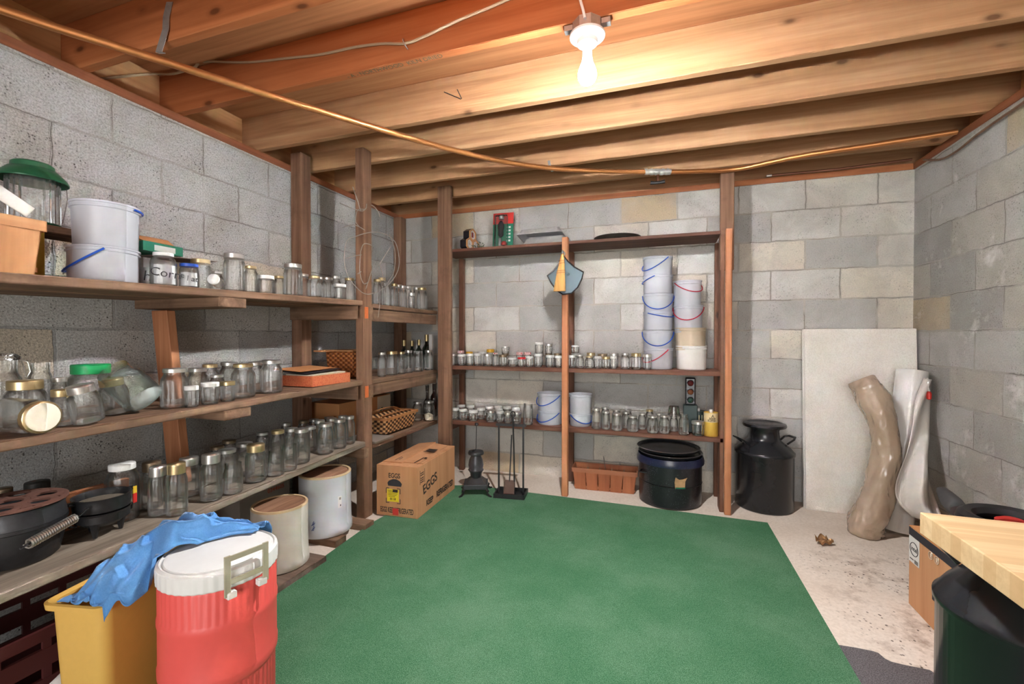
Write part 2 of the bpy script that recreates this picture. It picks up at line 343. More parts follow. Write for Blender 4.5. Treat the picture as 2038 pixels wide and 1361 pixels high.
# ---- back shelving
unit = thing('shelving_unit', 'red brown open shelves of jars and buckets against the back wall', 'shelving', (-.65, 3.3, 0))
SY0, SY1 = 3.14, 3.43
BT, BU, BL = 1.808, .905, .478
for z, th, x0, x1 in ((BT, .022, -1.66, .352), (BU, .03, -1.62, .352), (BL, .03, -1.59, .372)):
    wbuild(MB().box(x0, x1, SY0, SY1, z-th, z), 'shelf', M_REDX, unit, .002)
wbuild(MB().box(-1.655, -1.545, 3.10, 3.138, 0, 2.29), 'post', M_OLDZ, unit)      # nailed to the last joist
wbuild(MB().box(-1.632, -1.592, 3.432, 3.472, 0, BT-.022), 'upright', M_REDZ, unit)
wbuild(MB().box(-.675, -.632, 3.096, 3.138, 0, 1.83), 'upright', M_ORZ, unit)
wbuild(MB().box(-.70, -.655, 3.432, 3.475, 0, BT-.022), 'upright', M_REDZ, unit)
wbuild(MB().box(.375, .413, 3.098, 3.14, 0, 1.81), 'upright', M_ORZ, unit)
wbuild(MB().box(.350, .374, 3.14, 3.25, 0, BT-.022), 'upright', M_REDZ, unit)
wbuild(MB().box(.346, .385, 3.432, 3.475, 0, BT-.022), 'upright', M_REDZ, unit)
wbuild(MB().box(.347, .428, 3.142, 3.182, 1.555, 2.172), 'hanging_board', M_OLDZ, unit)
for z in (BU-.03, BL-.03):
    wbuild(MB().box(-1.60, -1.565, 3.145, 3.43, z-.05, z-.001), 'bearer', M_REDX, unit)
# ---------------------------------------------------------------- jars
G_CLEAR = glass('clear_jar_glass', (.99, .995, .993), (.74, .80, .79), .16, (46, 46, 30))
G_PLAIN = glass('plain_jar_glass', (.99, .995, .993), (.74, .80, .79), .12)
G_AQUA = glass('aqua_jar_glass', (.86, .96, .95), (.30, .48, .50), .25)
G_SMOKE = glass('smoky_glass', (.60, .56, .54), (.25, .22, .2), .1, haze=.02)
G_DARK = glass('dark_green_glass', (.16, .24, .2), (.03, .05, .04), .1, haze=.01)
G_BROWN = glass('brown_glass', (.30, .12, .06), (.06, .02, .01), .1, haze=.01)
M_LID = {
 'silver': plain('silver_lid_metal', (.66, .66, .64), .32, .9, .12, 40),
 'gold': plain('gold_lid_metal', (.62, .50, .28), .34, .9, .15, 40),
 'bronze': plain('bronze_lid_metal', (.28, .22, .15), .42, .85, .25, 40),
 'white': plain('white_lid', (.80, .82, .82), .4, 0, .05, 30),
 'blue': plain('blue_lid', srgb(38, 84, 190), .4, 0, .08, 30),
 'green': plain('green_lid', srgb(20, 160, 90), .4, 0, .08, 30),
 'red': plain('red_lid', srgb(200, 26, 34), .4, 0, .08, 30),
 'yellow': plain('yellow_lid', srgb(222, 170, 40), .4, 0, .08, 30),
 'cream': plain('cream_lid', srgb(236, 230, 212), .5, 0, .05, 20),
 'black': plain('black_lid', srgb(40, 40, 38), .5, 0, .2, 20),
}
def gingham():
    n = N('red_check_lid'); ck = n.n('TexChecker', {'Vector': n.coord(), 'Color1': srgb(190, 30, 40), 'Color2': (.85, .84, .82), 'Scale': 7.0})
    return n.pbr(ck.outputs[0], .5)
M_LID['check'] = gingham()
JP = {   # glass profile, lid profile: radius 1, height 1
 'mason': ([(.30, .012), (.80, 0), (.93, .012), (1, .06), (1, .60), (.985, .67), (.93, .735), (.84, .79), (.765, .825), (.745, .85), (.745, .985)], [(.79, .895), (.815, .90), (.815, .985), (.78, 1.0)]),
 'wide': ([(.30, .012), (.82, 0), (.94, .012), (1, .06), (.99, .68), (.95, .77), (.89, .82), (.87, .85), (.87, .985)], [(.90, .875), (.925, .88), (.925, .985), (.89, 1.0)]),
 'straight': ([(.30, .015), (.80, 0), (.90, .015), (.96, .08), (1, .5), (1, .76), (.95, .80), (.93, .83), (.93, .98)], [(.965, .80), (1.0, .81), (1.0, .97), (.96, 1.0)]),
 'big': ([(.30, .01), (.86, 0), (.97, .015), (1, .06), (1, .66), (.97, .74), (.86, .82), (.72, .87), (.70, .89), (.70, .985)], [(.74, .895), (.77, .90), (.77, .985), (.74, 1.0)]),
 'squat': ([(.30, .01), (.86, 0), (.97, .02), (1, .10), (1, .58), (.95, .70), (.84, .77), (.78, .79), (.76, .81), (.76, .98)], [(.80, .80), (.83, .81), (.83, .975), (.80, 1.0)]),
}
def mesh_of(name, prof, m, cap1, n=20, inner=None):
    mb = MB().lathe(prof, n, cap0=True, cap1=cap1)
    if inner: mb.lathe(inner, n, cap0=False, cap1=True)
    o = mb.build(name, m, None, True, auto=45); me = o.data; bpy.data.objects.remove(o); return me
J_MESH, L_MESH = {}, {}
def jar_mesh(kind, g):
    k = (kind, g.name)
    if k not in J_MESH: J_MESH[k] = mesh_of('jar', JP[kind][0], g, False, inner=[(.90, .05), (.86, .045)])
    return J_MESH[k]
def lid_mesh(kind, lid):
    k = (kind, lid)
    if k not in L_MESH: L_MESH[k] = mesh_of('lid', JP[kind][1], M_LID[lid], True)
    return L_MESH[k]
def put_jar(loc, r, h, kind, lid, g, label, group=None, name='canning_jar', rot=None):
    o = bpy.data.objects.new(name, jar_mesh(kind, g)); COL.objects.link(o)
    o.location = loc; o.scale = (r, r, h)
    o.rotation_euler = rot or (0, 0, random.uniform(0, 6))
    tag(o, label, 'jar', group)
    if lid:
        l = bpy.data.objects.new('lid', lid_mesh(kind, lid)); COL.objects.link(l); l.parent = o
    return o
ORD = ['first', 'second', 'third', 'fourth', 'fifth', 'sixth', 'seventh', 'eighth', 'ninth', 'tenth', 'eleventh', 'twelfth', 'thirteenth', 'fourteenth', 'fifteenth', 'sixteenth', 'seventeenth', 'eighteenth', 'nineteenth', 'twentieth']
LIDW = {None: 'lidless', 'check': 'red-checked-lid'}
def row_jars(rows, shelf, zf, plane, group):
    """rows: {row name: [(pixel x of the middle, pixel y of the top, width in pixels, depth, kind, lid[, glass])]}"""
    made = {}
    for row, lst in rows.items():
        lst = sorted(lst, key=lambda q: q[0])
        for i, q in enumerate(lst):
            px, yt, wp, dep, kind, lid = q[:6]; g = q[6] if len(q) > 6 else (G_PLAIN if kind == 'straight' else G_CLEAR)
            t = P(px, yt, **{plane: dep}); r = wp/2*depth(t)/FPX; z = zf(t.y+r)
            h = max(.035, t.z - z)
            lab = f"{LIDW.get(lid, (lid or '')+'-lidded')} glass jar, {ORD[i]} from left in the {row}, {shelf}"
            made[(row, i)] = put_jar((t.x, t.y, z+.0008), r, h, kind, lid, g, lab, group)
    return made
FRONT, SEC, BACK = -1.82, -1.93, -2.06
M, W, S, B_, Q = 'mason', 'wide', 'straight', 'big', 'squat'
top = row_jars({
 'front row': [(288, 508, 44, -2.04, B_, None), (325, 504, 56, -1.84, B_, 'white', G_PLAIN), (376, 526, 42, -1.815, W, 'blue', G_PLAIN), (466, 506, 45, -1.84, W, 'silver'), (499, 529, 30, -1.80, M, 'gold'),
   (529, 549, 34, -1.80, S, 'white'), (583, 526, 39, -1.84, W, 'silver'), (626, 550, 27, -1.80, M, 'gold'), (652, 553, 25, -1.80, M, 'silver'), (676, 566, 26, -1.79, S, 'white')],
 'back row': [(399, 517, 44, -1.95, W, 'gold'), (431, 541, 28, -1.95, M, 'silver'), (556, 550, 24, -1.93, M, 'gold'), (604, 546, 25, -1.95, M, 'silver'), (640, 552, 22, -1.93, M, 'silver'), (668, 550, 22, -1.93, M, 'silver'), (696, 554, 24, -1.86, M, 'gold')],
 }, 'top left shelf', lambda y: zl(TOPZ, y), 'X', 'jars on the top left shelf')
bay = row_jars({
 'front row': [(751, 556, 18, -1.80, M, 'gold'), (770, 562, 17, -1.80, M, None), (785, 565, 15, -1.80, M, 'gold'), (802, 569, 16, -1.80, M, 'silver'), (819, 583, 13, -1.785, S, 'silver'), (840, 573, 21, -1.81, M, 'gold')],
 'back row': [(760, 553, 18, -1.93, M, 'gold'), (794, 567, 17, -1.93, M, 'silver'), (812, 570, 17, -1.93, M, 'silver'), (829, 572, 15, -1.93, M, 'silver')],
 }, 'top corner shelf', lambda y: BTOP, 'X', 'jars on the top corner shelf')
mid = row_jars({
 'front row': [(124, 775, 58, -1.86, Q, 'gold'), (347, 734, 60, -1.835, M, 'silver'), (381, 768, 30, -1.80, S, 'white'), (418, 761, 38, -1.80, S, 'white'), (453, 759, 31, -1.80, S, 'gold'), (484, 724, 50, -1.835, M, 'gold'), (540, 717, 46, -1.835, M, 'silver')],
 'middle row': [(50, 757, 94, -1.95, Q, 'gold'), (118, 751, 40, -1.97, M, 'silver'), (393, 733, 46, -1.93, M, 'silver'), (432, 746, 34, -1.91, M, 'silver'), (508, 721, 34, -1.93, M, 'silver')],
 'back row': [(80, 720, 54, -2.17, Q, None), (181, 725, 100, -2.07, 'squat', 'green', G_PLAIN), (418, 725, 38, -2.03, M, 'gold'), (456, 721, 42, -2.03, M, 'silver')],
 }, 'middle left shelf', lambda y: zl(MIDZ, y), 'X', 'jars on the middle left shelf')
low = row_jars({
 'front row': [(314, 928, 48, -1.84, Q, 'silver'), (351, 922, 52, -1.775, Q, 'gold'), (420, 903, 46, -1.78, Q, 'silver'), (464, 921, 40, -1.76, W, None), (509, 884, 44, -1.79, Q, 'gold'), (549, 897, 35, -1.765, W, None), (575, 884, 34, -1.765, W, None),
   (600, 853, 35, -1.79, M, 'silver'), (648, 842, 33, -1.785, M, 'silver'), (676, 834, 28, -1.785, M, 'silver'), (696, 828, 22, -1.785, M, 'silver')],
 'middle row': [(302, 919, 48, -1.94, Q, 'bronze'), (376, 910, 48, -1.92, Q, 'silver'), (452, 894, 44, -1.90, M, 'silver'), (487, 881, 41, -1.91, M, 'silver'), (553, 856, 32, -1.91, M, 'gold'), (580, 852, 32, -1.90, M, 'silver'), (618, 849, 30, -1.90, M, 'silver'), (636, 836, 28, -1.90, M, 'silver'), (660, 832, 26, -1.90, M, 'silver'), (682, 827, 23, -1.90, M, 'silver')],
 'back row': [(432, 888, 38, -2.06, M, 'bronze'), (456, 877, 38, -2.06, M, 'bronze'), (522, 860, 30, -2.05, M, 'silver'), (569, 841, 26, -2.06, M, 'silver'), (604, 837, 26, -2.05, M, 'bronze'), (625, 834, 24, -2.05, M, 'silver'), (655, 829, 24, -2.05, M, 'silver')],
 }, 'lower left shelf', lambda y: zl(LOWZ, y), 'X', 'jars on the lower left shelf')
row_jars({
 'front row': [(760, 701, 18, -1.81, M, 'silver'), (780, 699, 24, -1.82, W, 'gold'), (799, 700, 16, -1.80, M, 'gold'), (813, 697, 18, -1.81, M, 'silver'), (832, 698, 21, -1.81, W, None), (853, 697, 19, -1.81, M, 'silver')],
 }, 'middle corner shelf', lambda y: BMID, 'X', 'jars on the middle corner shelf')
row_jars({'right end': [(831, 799, 20, -1.90, M, 'silver'), (854, 798, 21, -1.83, M, 'silver')]}, 'bottom corner shelf', lambda y: BLOW, 'X', 'jars on the bottom corner shelf')
f, k = 3.185, 3.30
up = row_jars({
 'front row': [(902, 704, 14, f, S, 'silver'), (919, 705, 17, f, S, 'white'), (935, 704, 14, f, S, 'white'), (951, 703, 15, f, S, 'white'), (970, 704, 18, f, S, 'silver'), (986, 702, 12, f, M, 'check'), (1001, 706, 16, f, S, 'bronze'), (1020, 712, 17, f, S, 'white'), (1038, 711, 16, f, S, 'red'), (1054, 709, 14, f, S, 'white'),
   (1071, 704, 16, f, S, 'white'), (1095, 707, 17, f, S, 'white'), (1113, 708, 17, f, S, 'white'), (1138, 707, 14, f, S, 'white'), (1154, 706, 16, f, M, 'silver'), (1173, 709, 18, f, M, 'gold'), (1190, 709, 14, f, S, 'white'), (1206, 710, 16, f, S, 'gold'), (1221, 709, 13, f, S, 'white'), (1244, 703, 18, f, M, 'silver')],
 'back row': [(893, 701, 14, k, S, 'white'), (917, 698, 14, k, S, 'check'), (934, 700, 14, k, S, 'yellow'), (959, 700, 15, k, S, 'white'), (976, 695, 15, k, S, 'yellow'), (1006, 704, 16, k, S, 'bronze'), (1034, 701, 14, k, S, 'check'), (1050, 701, 14, k, S, 'check'), (1073, 704, 18, k, S, 'silver'), (1092, 704, 16, k, S, 'bronze'), (1110, 703, 16, k, S, 'bronze'),
   (1145, 703, 18, k, S, 'white'), (1176, 702, 17, k, S, 'gold'), (1199, 704, 19, k, S, 'bronze'), (1222, 703, 18, k, S, 'silver')],
 'right end pair': [(1266, 703, 20, f, S, 'gold'), (1288, 705, 18, f, S, 'silver')],
 }, 'upper back shelf', lambda y: BU, 'Y', 'jars on the upper back shelf')
def stack(px, yt, wp, base, lid, lab):
    b = base; zt = b.location.z + b.scale.z + .0008
    t = P(px, yt, Y=b.location.y); r = wp/2*depth(t)/FPX
    put_jar((b.location.x, b.location.y, zt), r, max(.04, t.z-zt), S, lid, G_PLAIN, lab, 'jars stacked on other jars')
stack(1006, 689, 17, up[('back row', 5)], 'silver', 'small silver-lidded jar stacked on a bronze lid, upper back shelf')
stack(1071, 681, 18, up[('back row', 8)], 'white', 'white-lidded jar stacked up beside the middle upright, upper back shelf')
stack(1090, 684, 16, up[('back row', 9)], 'silver', 'silver-lidded jar stacked next to the middle upright, upper back shelf')
stack(1144, 687, 17, up[('back row', 11)], 'white', 'white-lidded jar stacked just right of the middle upright')
fl, ml, bl = 3.185, 3.27, 3.365
row_jars({
 'front row': [(906, 812, 16, fl, S, 'white'), (922, 814, 16, fl, S, 'white'), (942, 817, 18, 3.175, S, 'white'), (977, 816, 19, fl, S, 'silver'), (995, 818, 15, fl, S, 'white'), (1011, 820, 16, fl, S, 'silver'), (1029, 819, 17, fl, S, 'silver'), (1051, 803, 20, 3.175, W, None)],
 'back row': [(918, 806, 16, bl, S, 'white'), (936, 807, 16, bl, S, 'white'), (957, 812, 16, ml, S, 'white'), (974, 809, 16, bl, S, 'white'), (992, 808, 16, bl, S, 'white'), (993, 814, 15, ml, S, 'white'), (1009, 809, 16, bl, S, 'white'), (1027, 812, 16, ml, S, 'white')],
 }, 'left half of lower back shelf', lambda y: BL, 'Y', 'white-lidded jars on the lower back shelf')
rj = row_jars({
 'front row': [(1187, 812, 19, fl, M, 'silver'), (1206, 818, 17, fl, M, 'silver'), (1228, 822, 22, 3.175, M, 'silver'), (1259, 827, 23, 3.175, M, 'silver'), (1299, 827, 23, 3.17, M, 'silver'), (1322, 826, 21, 3.175, M, 'silver'), (1361, 824, 21, 3.175, M, None)],
 'back row': [(1205, 810, 18, bl, M, 'silver'), (1227, 815, 19, bl, M, 'silver'), (1246, 819, 18, ml, M, 'silver'), (1250, 815, 16, bl, M, 'silver'), (1278, 822, 17, ml, M, 'silver'), (1293, 815, 17, bl, M, 'gold'), (1312, 822, 17, ml, M, 'silver'), (1341, 828, 18, ml, M, None)],
 }, 'right half of lower back shelf', lambda y: BL, 'Y', 'jars on the lower back shelf')
# neighbours that would touch are slimmed a little, or the farther one moves straight back
for _ in range(3):
    js = [o for o in bpy.data.objects if o.name.startswith('canning_jar') and o.rotation_euler.x == 0]
    for i, p in enumerate(js):
        for q in js[i+1:]:
            if abs(p.location.z-q.location.z) > .12: continue
            dd = math.hypot(p.location.x-q.location.x, p.location.y-q.location.y); need = (p.scale.x+q.scale.x)*1.004
            if dd >= need: continue
            if dd > need*.9:
                for o in (p, q): k_ = dd/need*.998; o.scale.x *= k_; o.scale.y *= k_
            else:
                o = max((p, q), key=lambda o: math.hypot(o.location.x, o.location.y)); v_ = Vector((o.location.x, o.location.y, 0)).normalized()*(need-dd)*.7; o.location += v_
b = rj[('back row', 7)]
tum = MB().lathe([(.0415, 0), (.0415, .004), (.034, .066), (.027, .072), (.005, .073)], 20, cap0=False).build('tumbler', G_SMOKE, None, True)
tum.location = (b.location.x, b.location.y, b.location.z + b.scale.z + .001); tag(tum, 'upturned smoky glass tumbler on a jar, lower back shelf', 'glass')
# jars that lie or lean on the middle left shelf
def lie(px, py, X, r, h, kind, lid, g, rot, label, dz=0):
    t = P(px, py, X=X); return put_jar((t.x, t.y, zl(MIDZ, t.y)+dz), r, h, kind, lid, g, label, 'jars on the middle left shelf', rot=rot)
# lying jar whose cream lid faces the room
d = Vector((.80, .05, 0)).normalized(); rot = d.to_track_quat('Z', 'Y').to_euler()
c = P(86, 836, X=-1.74); rL = .052; ln = .165
o = put_jar((c.x - d.x*ln, c.y - d.y*ln, zl(MIDZ, c.y)+rL+.0015), rL, ln, W, 'gold', G_CLEAR, 'big jar lying down with its cream lid facing the room', 'jars on the middle left shelf', rot=rot)
cl = MB().lathe([(.80, 1.001), (.80, 1.012), (.76, 1.016)], 32).build('lid_face', M_LID['cream'], o, True); tag(cl, 'cream lid face')
for px, py, X, r, h, tilt, lid, g, lab in ((178, 842, -1.80, .043, .125, .20, 'silver', G_CLEAR, 'silver-lidded jar leaning right, beside the gold-lidded squat jar'),
        (234, 834, -1.91, .043, .128, .16, 'gold', G_CLEAR, 'gold-lidded jar leaning right, next to the big aqua jar')):
    t = P(px, py, X=X)
    put_jar((t.x, t.y, zl(MIDZ, t.y)+r*math.sin(abs(tilt))+.001), r, h, Q, lid, g, lab, 'jars on the middle left shelf', rot=(tilt, 0, 0))
t = P(292, 822, X=-1.88)
put_jar((t.x, t.y-.005, zl(MIDZ, t.y)+.0665*math.sin(.72)+.001), .066, .165, Q, None, G_AQUA, 'big lidless aqua jar tipped over towards the left', 'jars on the middle left shelf', rot=(.72, 0, 0))
t = P(437, 575, X=-1.785)
put_jar((t.x, t.y, zl(TOPZ, t.y)+.026), .022, .06, S, 'white', G_PLAIN, 'tiny white-lidded jar lying at the edge of top left shelf', 'jars on the top left shelf', rot=(PI/2-.25, 0, .5))
# ---------------------------------------------------------------- things on and under the left shelves
def adopt(o, parent):
    p = parent; M4 = Matrix.LocRotScale(p.location, p.rotation_euler, p.scale)
    o.parent = p; o.matrix_parent_inverse = M4.inverted(); return o
def translucent(name, col, clear=.16, rough=.35):
    n = N(name); v = n.coord(rnd=5); f = n.noise(v, 14, 3)
    c = n.mix(f, tuple(q*.95 for q in col), tuple(min(1, q*1.04) for q in col))
    b = n.n('BsdfPrincipled', {'Base Color': c, 'Roughness': rough}); tl = n.n('BsdfTranslucent', {'Color': c}); tr = n.n('BsdfTransparent', {'Color': (.95, .97, 1)})
    m1 = n.n('MixShader', {0: .35, 1: b, 2: tl}); m2 = n.n('MixShader', {0: clear, 1: m1, 2: tr}); n.t.links.new(m2.outputs[0], n.out.inputs[0]); return n.m
M_MILKY = translucent('milky_bucket_plastic', srgb(222, 226, 234))
M_BEIGE = translucent('beige_bucket_plastic', srgb(222, 208, 184), .05)
M_WHITEP = plain('white_bucket_plastic', srgb(226, 226, 224), .4, 0, .06, 12)
M_BLUEH = plain('blue_handle_plastic', srgb(28, 88, 200), .4)
M_REDH = plain('red_handle_plastic', srgb(200, 30, 60), .4)
def bucket(loc, rt, rb, h, m, hm, a, swing, label, group, name='plastic_bucket', k=1.10):
    t = thing(name, label, 'bucket', loc, group=group)
    lip = rt*1.045
    MB().lathe([(rb*.9, .002), (rb, 0), (rb+.004, .006), (rt*.985, h*.86), (rt*.985, h*.861), (lip*.995, h*.865), (lip, h*.88), (rt*1.0, h*.89), (rt*1.005, h*.955), (lip, h*.96), (lip, h), (rt*.99, h), (rt*.975, h*.9), (rb, .012)], 40, cap1=True).build('body', m, t, True)
    if hm:
        u, v = Vector((math.cos(a), math.sin(a), 0)), Vector((-math.sin(a), math.cos(a), 0)); z = Vector((0, 0, 1))
        pts = []
        for i in range(25):
            th = PI*i/24; pts.append(u*math.cos(th)*lip*1.03 + v*math.sin(th)*lip*1.03 + z*(h*.92 - lip*k*math.sin(swing)*math.sin(th)))
        MB().tube(pts, max(.0035, rt*.032), 8).build('handle', hm, t, True)
    return t
# the pair on the top left shelf
c = P(207, 505, X=-1.90); zb = zl(TOPZ, c.y+.1)+.001; hh = P(207, 497, X=-1.90).z - zb
bk1 = bucket((c.x, c.y, zb), .098, .092, hh, M_MILKY, M_BLUEH, PI-.5, .75, 'lower of two milky buckets stacked on top left shelf', 'milky buckets on the top left shelf', k=1.12)
c2 = P(211, 412, X=-1.90)
bk2 = bucket((c.x+.004, c.y+.006, zb+hh+.001), .094, .085, c2.z-zb-hh, M_MILKY, M_BLUEH, .35, .0, 'upper of two milky buckets stacked on top left shelf', 'milky buckets on the top left shelf', k=1.08)
# splint basket at the very left
M_SPLINT = wood('orange_splint_wood', 'z', srgb(160, 108, 68), srgb(196, 142, 96), srgb(216, 168, 124), .6, .35, False, 60, .2)
M_SPLINTY = wood('splint_rim_wood', 'y', srgb(160, 108, 68), srgb(196, 142, 96), srgb(216, 168, 124), .6, .6, False, 60, .2)
def splint_basket(name, label, loc, L, Wd, H, rz=0, m=None, mr=None, n=4, gap=.0025, handle=True, wire=False, cat='basket'):
    t = thing(name, label, cat, loc, rz); m = m or M_SPLINT; mr = mr or M_SPLINTY; tp = 1.09
    b = MB(); g = L/n
    for i in range(n):   # upright splints on the two long sides, each a little proud of its neighbour
        for s in (-1, 1):
            y0, y1 = -L/2+i*g+gap, -L/2+(i+1)*g-gap; o_ = .003*(i % 2)
            x = s*(Wd/2+o_)
            b.hexa([(x-.0015, y0, 0), (x+.0015, y0, 0), (x+.0015, y1, 0), (x-.0015, y1, 0)] + [(x*tp-.0015, y0*tp, H), (x*tp+.0015, y0*tp, H), (x*tp+.0015, y1*tp, H), (x*tp-.0015, y1*tp, H)])
    e = max(2, round(Wd/g)); g2 = Wd/e
    for i in range(e):
        for s in (-1, 1):
            x0, x1 = -Wd/2+i*g2+gap, -Wd/2+(i+1)*g2-gap; y = s*L/2
            b.hexa([(x0, y-.0015, 0), (x1, y-.0015, 0), (x1, y+.0015, 0), (x0, y+.0015, 0)] + [(x0*tp, y*tp-.0015, H), (x1*tp, y*tp-.0015, H), (x1*tp, y*tp+.0015, H), (x0*tp, y*tp+.0015, H)])
    b.box(-Wd/2+.001, Wd/2-.001, -L/2+.001, L/2-.001, 0, .004)
    b.build('splint_body', m, t)
    r = MB(); w, l = Wd/2*tp, L/2*tp
    for z0, z1, q in ((H-.028, H+.004, .004), (.012, .026, -.012)):
        w2, l2 = w+q, l+q
        r.box(-w2-.003, -w2, -l2, l2, z0, z1); r.box(w2, w2+.003, -l2, l2, z0, z1); r.box(-w2, w2, -l2-.003, -l2, z0, z1); r.box(-w2, w2, l2, l2+.003, z0, z1)
    r.build('rim_bands', mr, t)
    if handle:
        pts = [(Wd*.56*math.cos(PI*i/14), 0, H*.7 + .10*math.sin(PI*i/14)) for i in range(15)]
        hm = MB()
        for p, q in zip(pts, pts[1:]):
            hm.hexa([(p[0], -.018, p[2]), (q[0], -.018, q[2]), (q[0], .018, q[2]), (p[0], .018, p[2]), (p[0]*.985, -.018, p[2]+.003), (q[0]*.985, -.018, q[2]+.003), (q[0]*.985, .018, q[2]+.003), (p[0]*.985, .018, p[2]+.003)])
        hm.build('handle', mr, t)
    if wire:
        MB().tube([(0, .0, H+.0), (.0, .002, H*1.0+.02), (.012, .01, H+.06), (.03, .012, H+.075), (.045, .01, H+.05), (.05, .0, H-.04), (.055, 0, H-.1)], .0018, 6).build('wire_bail', M_WIRE, t)
    return t
M_WIRE = plain('dull_wire', (.22, .2, .19), .5, .7, .2, 60)
c = P(88, 545, X=-1.795)
splint_basket('splint_basket', 'orange wide-splint wooden basket at left end of top shelf', (-1.905, c.y-.205, zl(TOPZ, c.y)+.001), .38, .19, .165, 0, n=3, handle=False, gap=.004)
hp = P(10, 425, X=-1.90)
# mustard carton behind the basket, a loose plank on it, the feeder on the plank
cb = P(99, 500, X=-2.02)
M_MUST = plain('mustard_card', srgb(176, 146, 52), .7, 0, .1, 20)
zt = P(80, 440, X=-2.0).z
tag(MB().box(-2.16, -2.03, cb.y-.42, cb.y-.008, zl(TOPZ, cb.y)+.001, zt-.026).build('mustard_carton', M_MUST, bevel=.002), 'mustard yellow carton standing behind the orange splint basket', 'box')
pl = tag(MB().box(-2.19, -2.03, cb.y-.45, cb.y+.16, zt-.025, zt-.001).build('loose_plank', M_OLDY, bevel=.002), 'short brown plank lying across the mustard carton, top left shelf', 'plank')
fc = P(66, 390, X=-2.11); r0 = 56*depth(fc)/FPX; zf0 = zt
fd = thing('bird_feeder', 'clear plastic bird feeder with wide green metal cap', 'bird feeder', (fc.x, fc.y, zf0))
G_FEED = glass('feeder_plastic', (.97, .98, .98), (.6, .64, .65), .0, haze=.16)
fh = P(66, 356, X=-2.11).z - zf0; M_GREENM = plain('green_enamel', srgb(34, 92, 62), .35, .2, .2, 14)
tb = MB(); nn = 48
rg = [[tb.bm.verts.new(((r0*1.03 - .0025*(i % 2))*math.cos(2*PI*i/nn), (r0*1.03 - .0025*(i % 2))*math.sin(2*PI*i/nn), z)) for i in range(nn)] for z in (.006, fh+.02)]
for i in range(nn): tb.bm.faces.new((rg[0][i], rg[0][(i+1) % nn], rg[1][(i+1) % nn], rg[1][i]))
tb.build('clear_tube', G_FEED, fd)
MB().lathe([(r0*.3, 0), (r0*1.05, 0), (r0*1.07, .008), (r0*.6, .01)], 36).build('tray', M_GREENM, fd, True)
MB().lathe([(r0*1.36, fh-.012), (r0*1.38, fh-.008), (r0*1.30, fh+.004), (r0*.95, fh+.03), (r0*.84, fh+.032), (r0*.82, fh+.048), (r0*.74, fh+.053), (.002, fh+.055)], 48, cap0=False).build('green_cap', M_GREENM, fd, True)
MB().tube([(0, r0*1.1, fh+.012), (0, r0*1.38, fh+.005), (0, r0*1.42, fh-.05), (0, r0*1.2, .03), (0, r0*.95, .006)], .0018, 6).build('wire_hanger', M_WIRE, fd)
# paper tag
tg = tag(MB().box(-.001, .001, -.09, .045, -.02, .02).build('paper_tag', plain('tag_paper', srgb(226, 226, 222), .7, 0, .1, 80)), 'white paper tag on top of the orange splint basket', 'tag')
q = P(28, 402, X=-1.93); tg.location = q; tg.rotation_euler = (-.56, 0, 0)
# cartons behind the jars
M_GREYC = plain('grey_card', srgb(140, 130, 122), .8, 0, .12, 12); M_WCARD = plain('white_card', srgb(218, 216, 214), .7, 0, .05, 12); M_BCARD = plain('brown_card', srgb(190, 132, 84), .8, 0, .1, 12)
M_GCARD = plain('green_card', srgb(20, 120, 90), .6, 0, .1, 20)
y0, y1 = P(283, 520, X=-2.06).y, P(372, 520, X=-2.06).y; zc = P(330, 517, X=-2.04).z
tag(MB().box(-2.25, -2.055, y0, y1, zl(TOPZ, y1)+.001, zc).build('white_carton', M_WCARD, bevel=.002), 'white carton behind the handwritten jars on top left shelf', 'box')
sh = MB()
xs = [(-2.24, .012), (-2.14, .006), (-2.05, .003), (-1.985, -.004)]
sh.grid(lambda u, v: Vector((-2.245+.26*u, y0-.01+(y1-y0+.10)*v, zc+.004+.02*math.sin(v*2.2)*(1-u)+.018*v*u)), 6, 8)
so = sh.build('grey_card_sheet', M_GREYC); so.modifiers.new('thick', 'SOLIDIFY').thickness = .003; tag(so, 'grey cardboard sheet lying over the white carton', 'cardboard')
ctn = thing('green_carton', 'open green and brown carton lying on the grey cardboard sheet', 'box', (-2.13, (y0+y1)/2-.01, zc+.03))
MB().box(-.07, .07, -.085, .085, 0, .04).build('carton_body', M_GCARD, ctn, bevel=.001)
MB().hexa([(-.07, -.085, .041), (.07, -.085, .041), (.07, .045, .041), (-.07, .045, .041), (-.10, -.10, .085), (.02, -.10, .062), (.02, .055, .070), (-.10, .055, .095)]).build('open_flap', M_BCARD, ctn)
MB().box(.0705, .071, -.04, .05, .006, .03).build('white_panel', M_WCARD, ctn)
ctn.rotation_euler = (0, 0, .05)
# handwriting in two of the jars
M_PAPER = plain('jar_paper', srgb(226, 228, 230), .7, 0, .05, 14); M_INK = plain('black_ink', (.02, .02, .03), .6); M_INKB = plain('worn_black_print', srgb(52, 40, 34), .8, 0, .3, 60)
def jar_paper(j, word, size, a0, frac=.9):
    r, h = j.scale.x*.95, j.scale.z
    ang = math.atan2(-j.location.y, -j.location.x) + a0
    pap = MB().grid(lambda u, v: Vector((j.location.x + r*math.cos(ang-.95+1.9*u), j.location.y + r*math.sin(ang-.95+1.9*u), j.location.z + h*(.06+.56*v))), 12, 2).build('paper_slip', M_PAPER, None, True)
    adopt(pap, j)
    if word:
        tx = text('handwriting', word, size, M_INK, None, j.location + Vector((math.cos(ang)*r*1.012, math.sin(ang)*r*1.012, h*.36)), (PI/2, .12, ang+PI/2), bold=-.004); adopt(tx, j)
jar_paper(top[('front row', 0)], 'h', .06, .25); jar_paper(top[('front row', 1)], 'Corn', .045, .15); jar_paper(top[('front row', 2)], 'F l at', .03, 0)
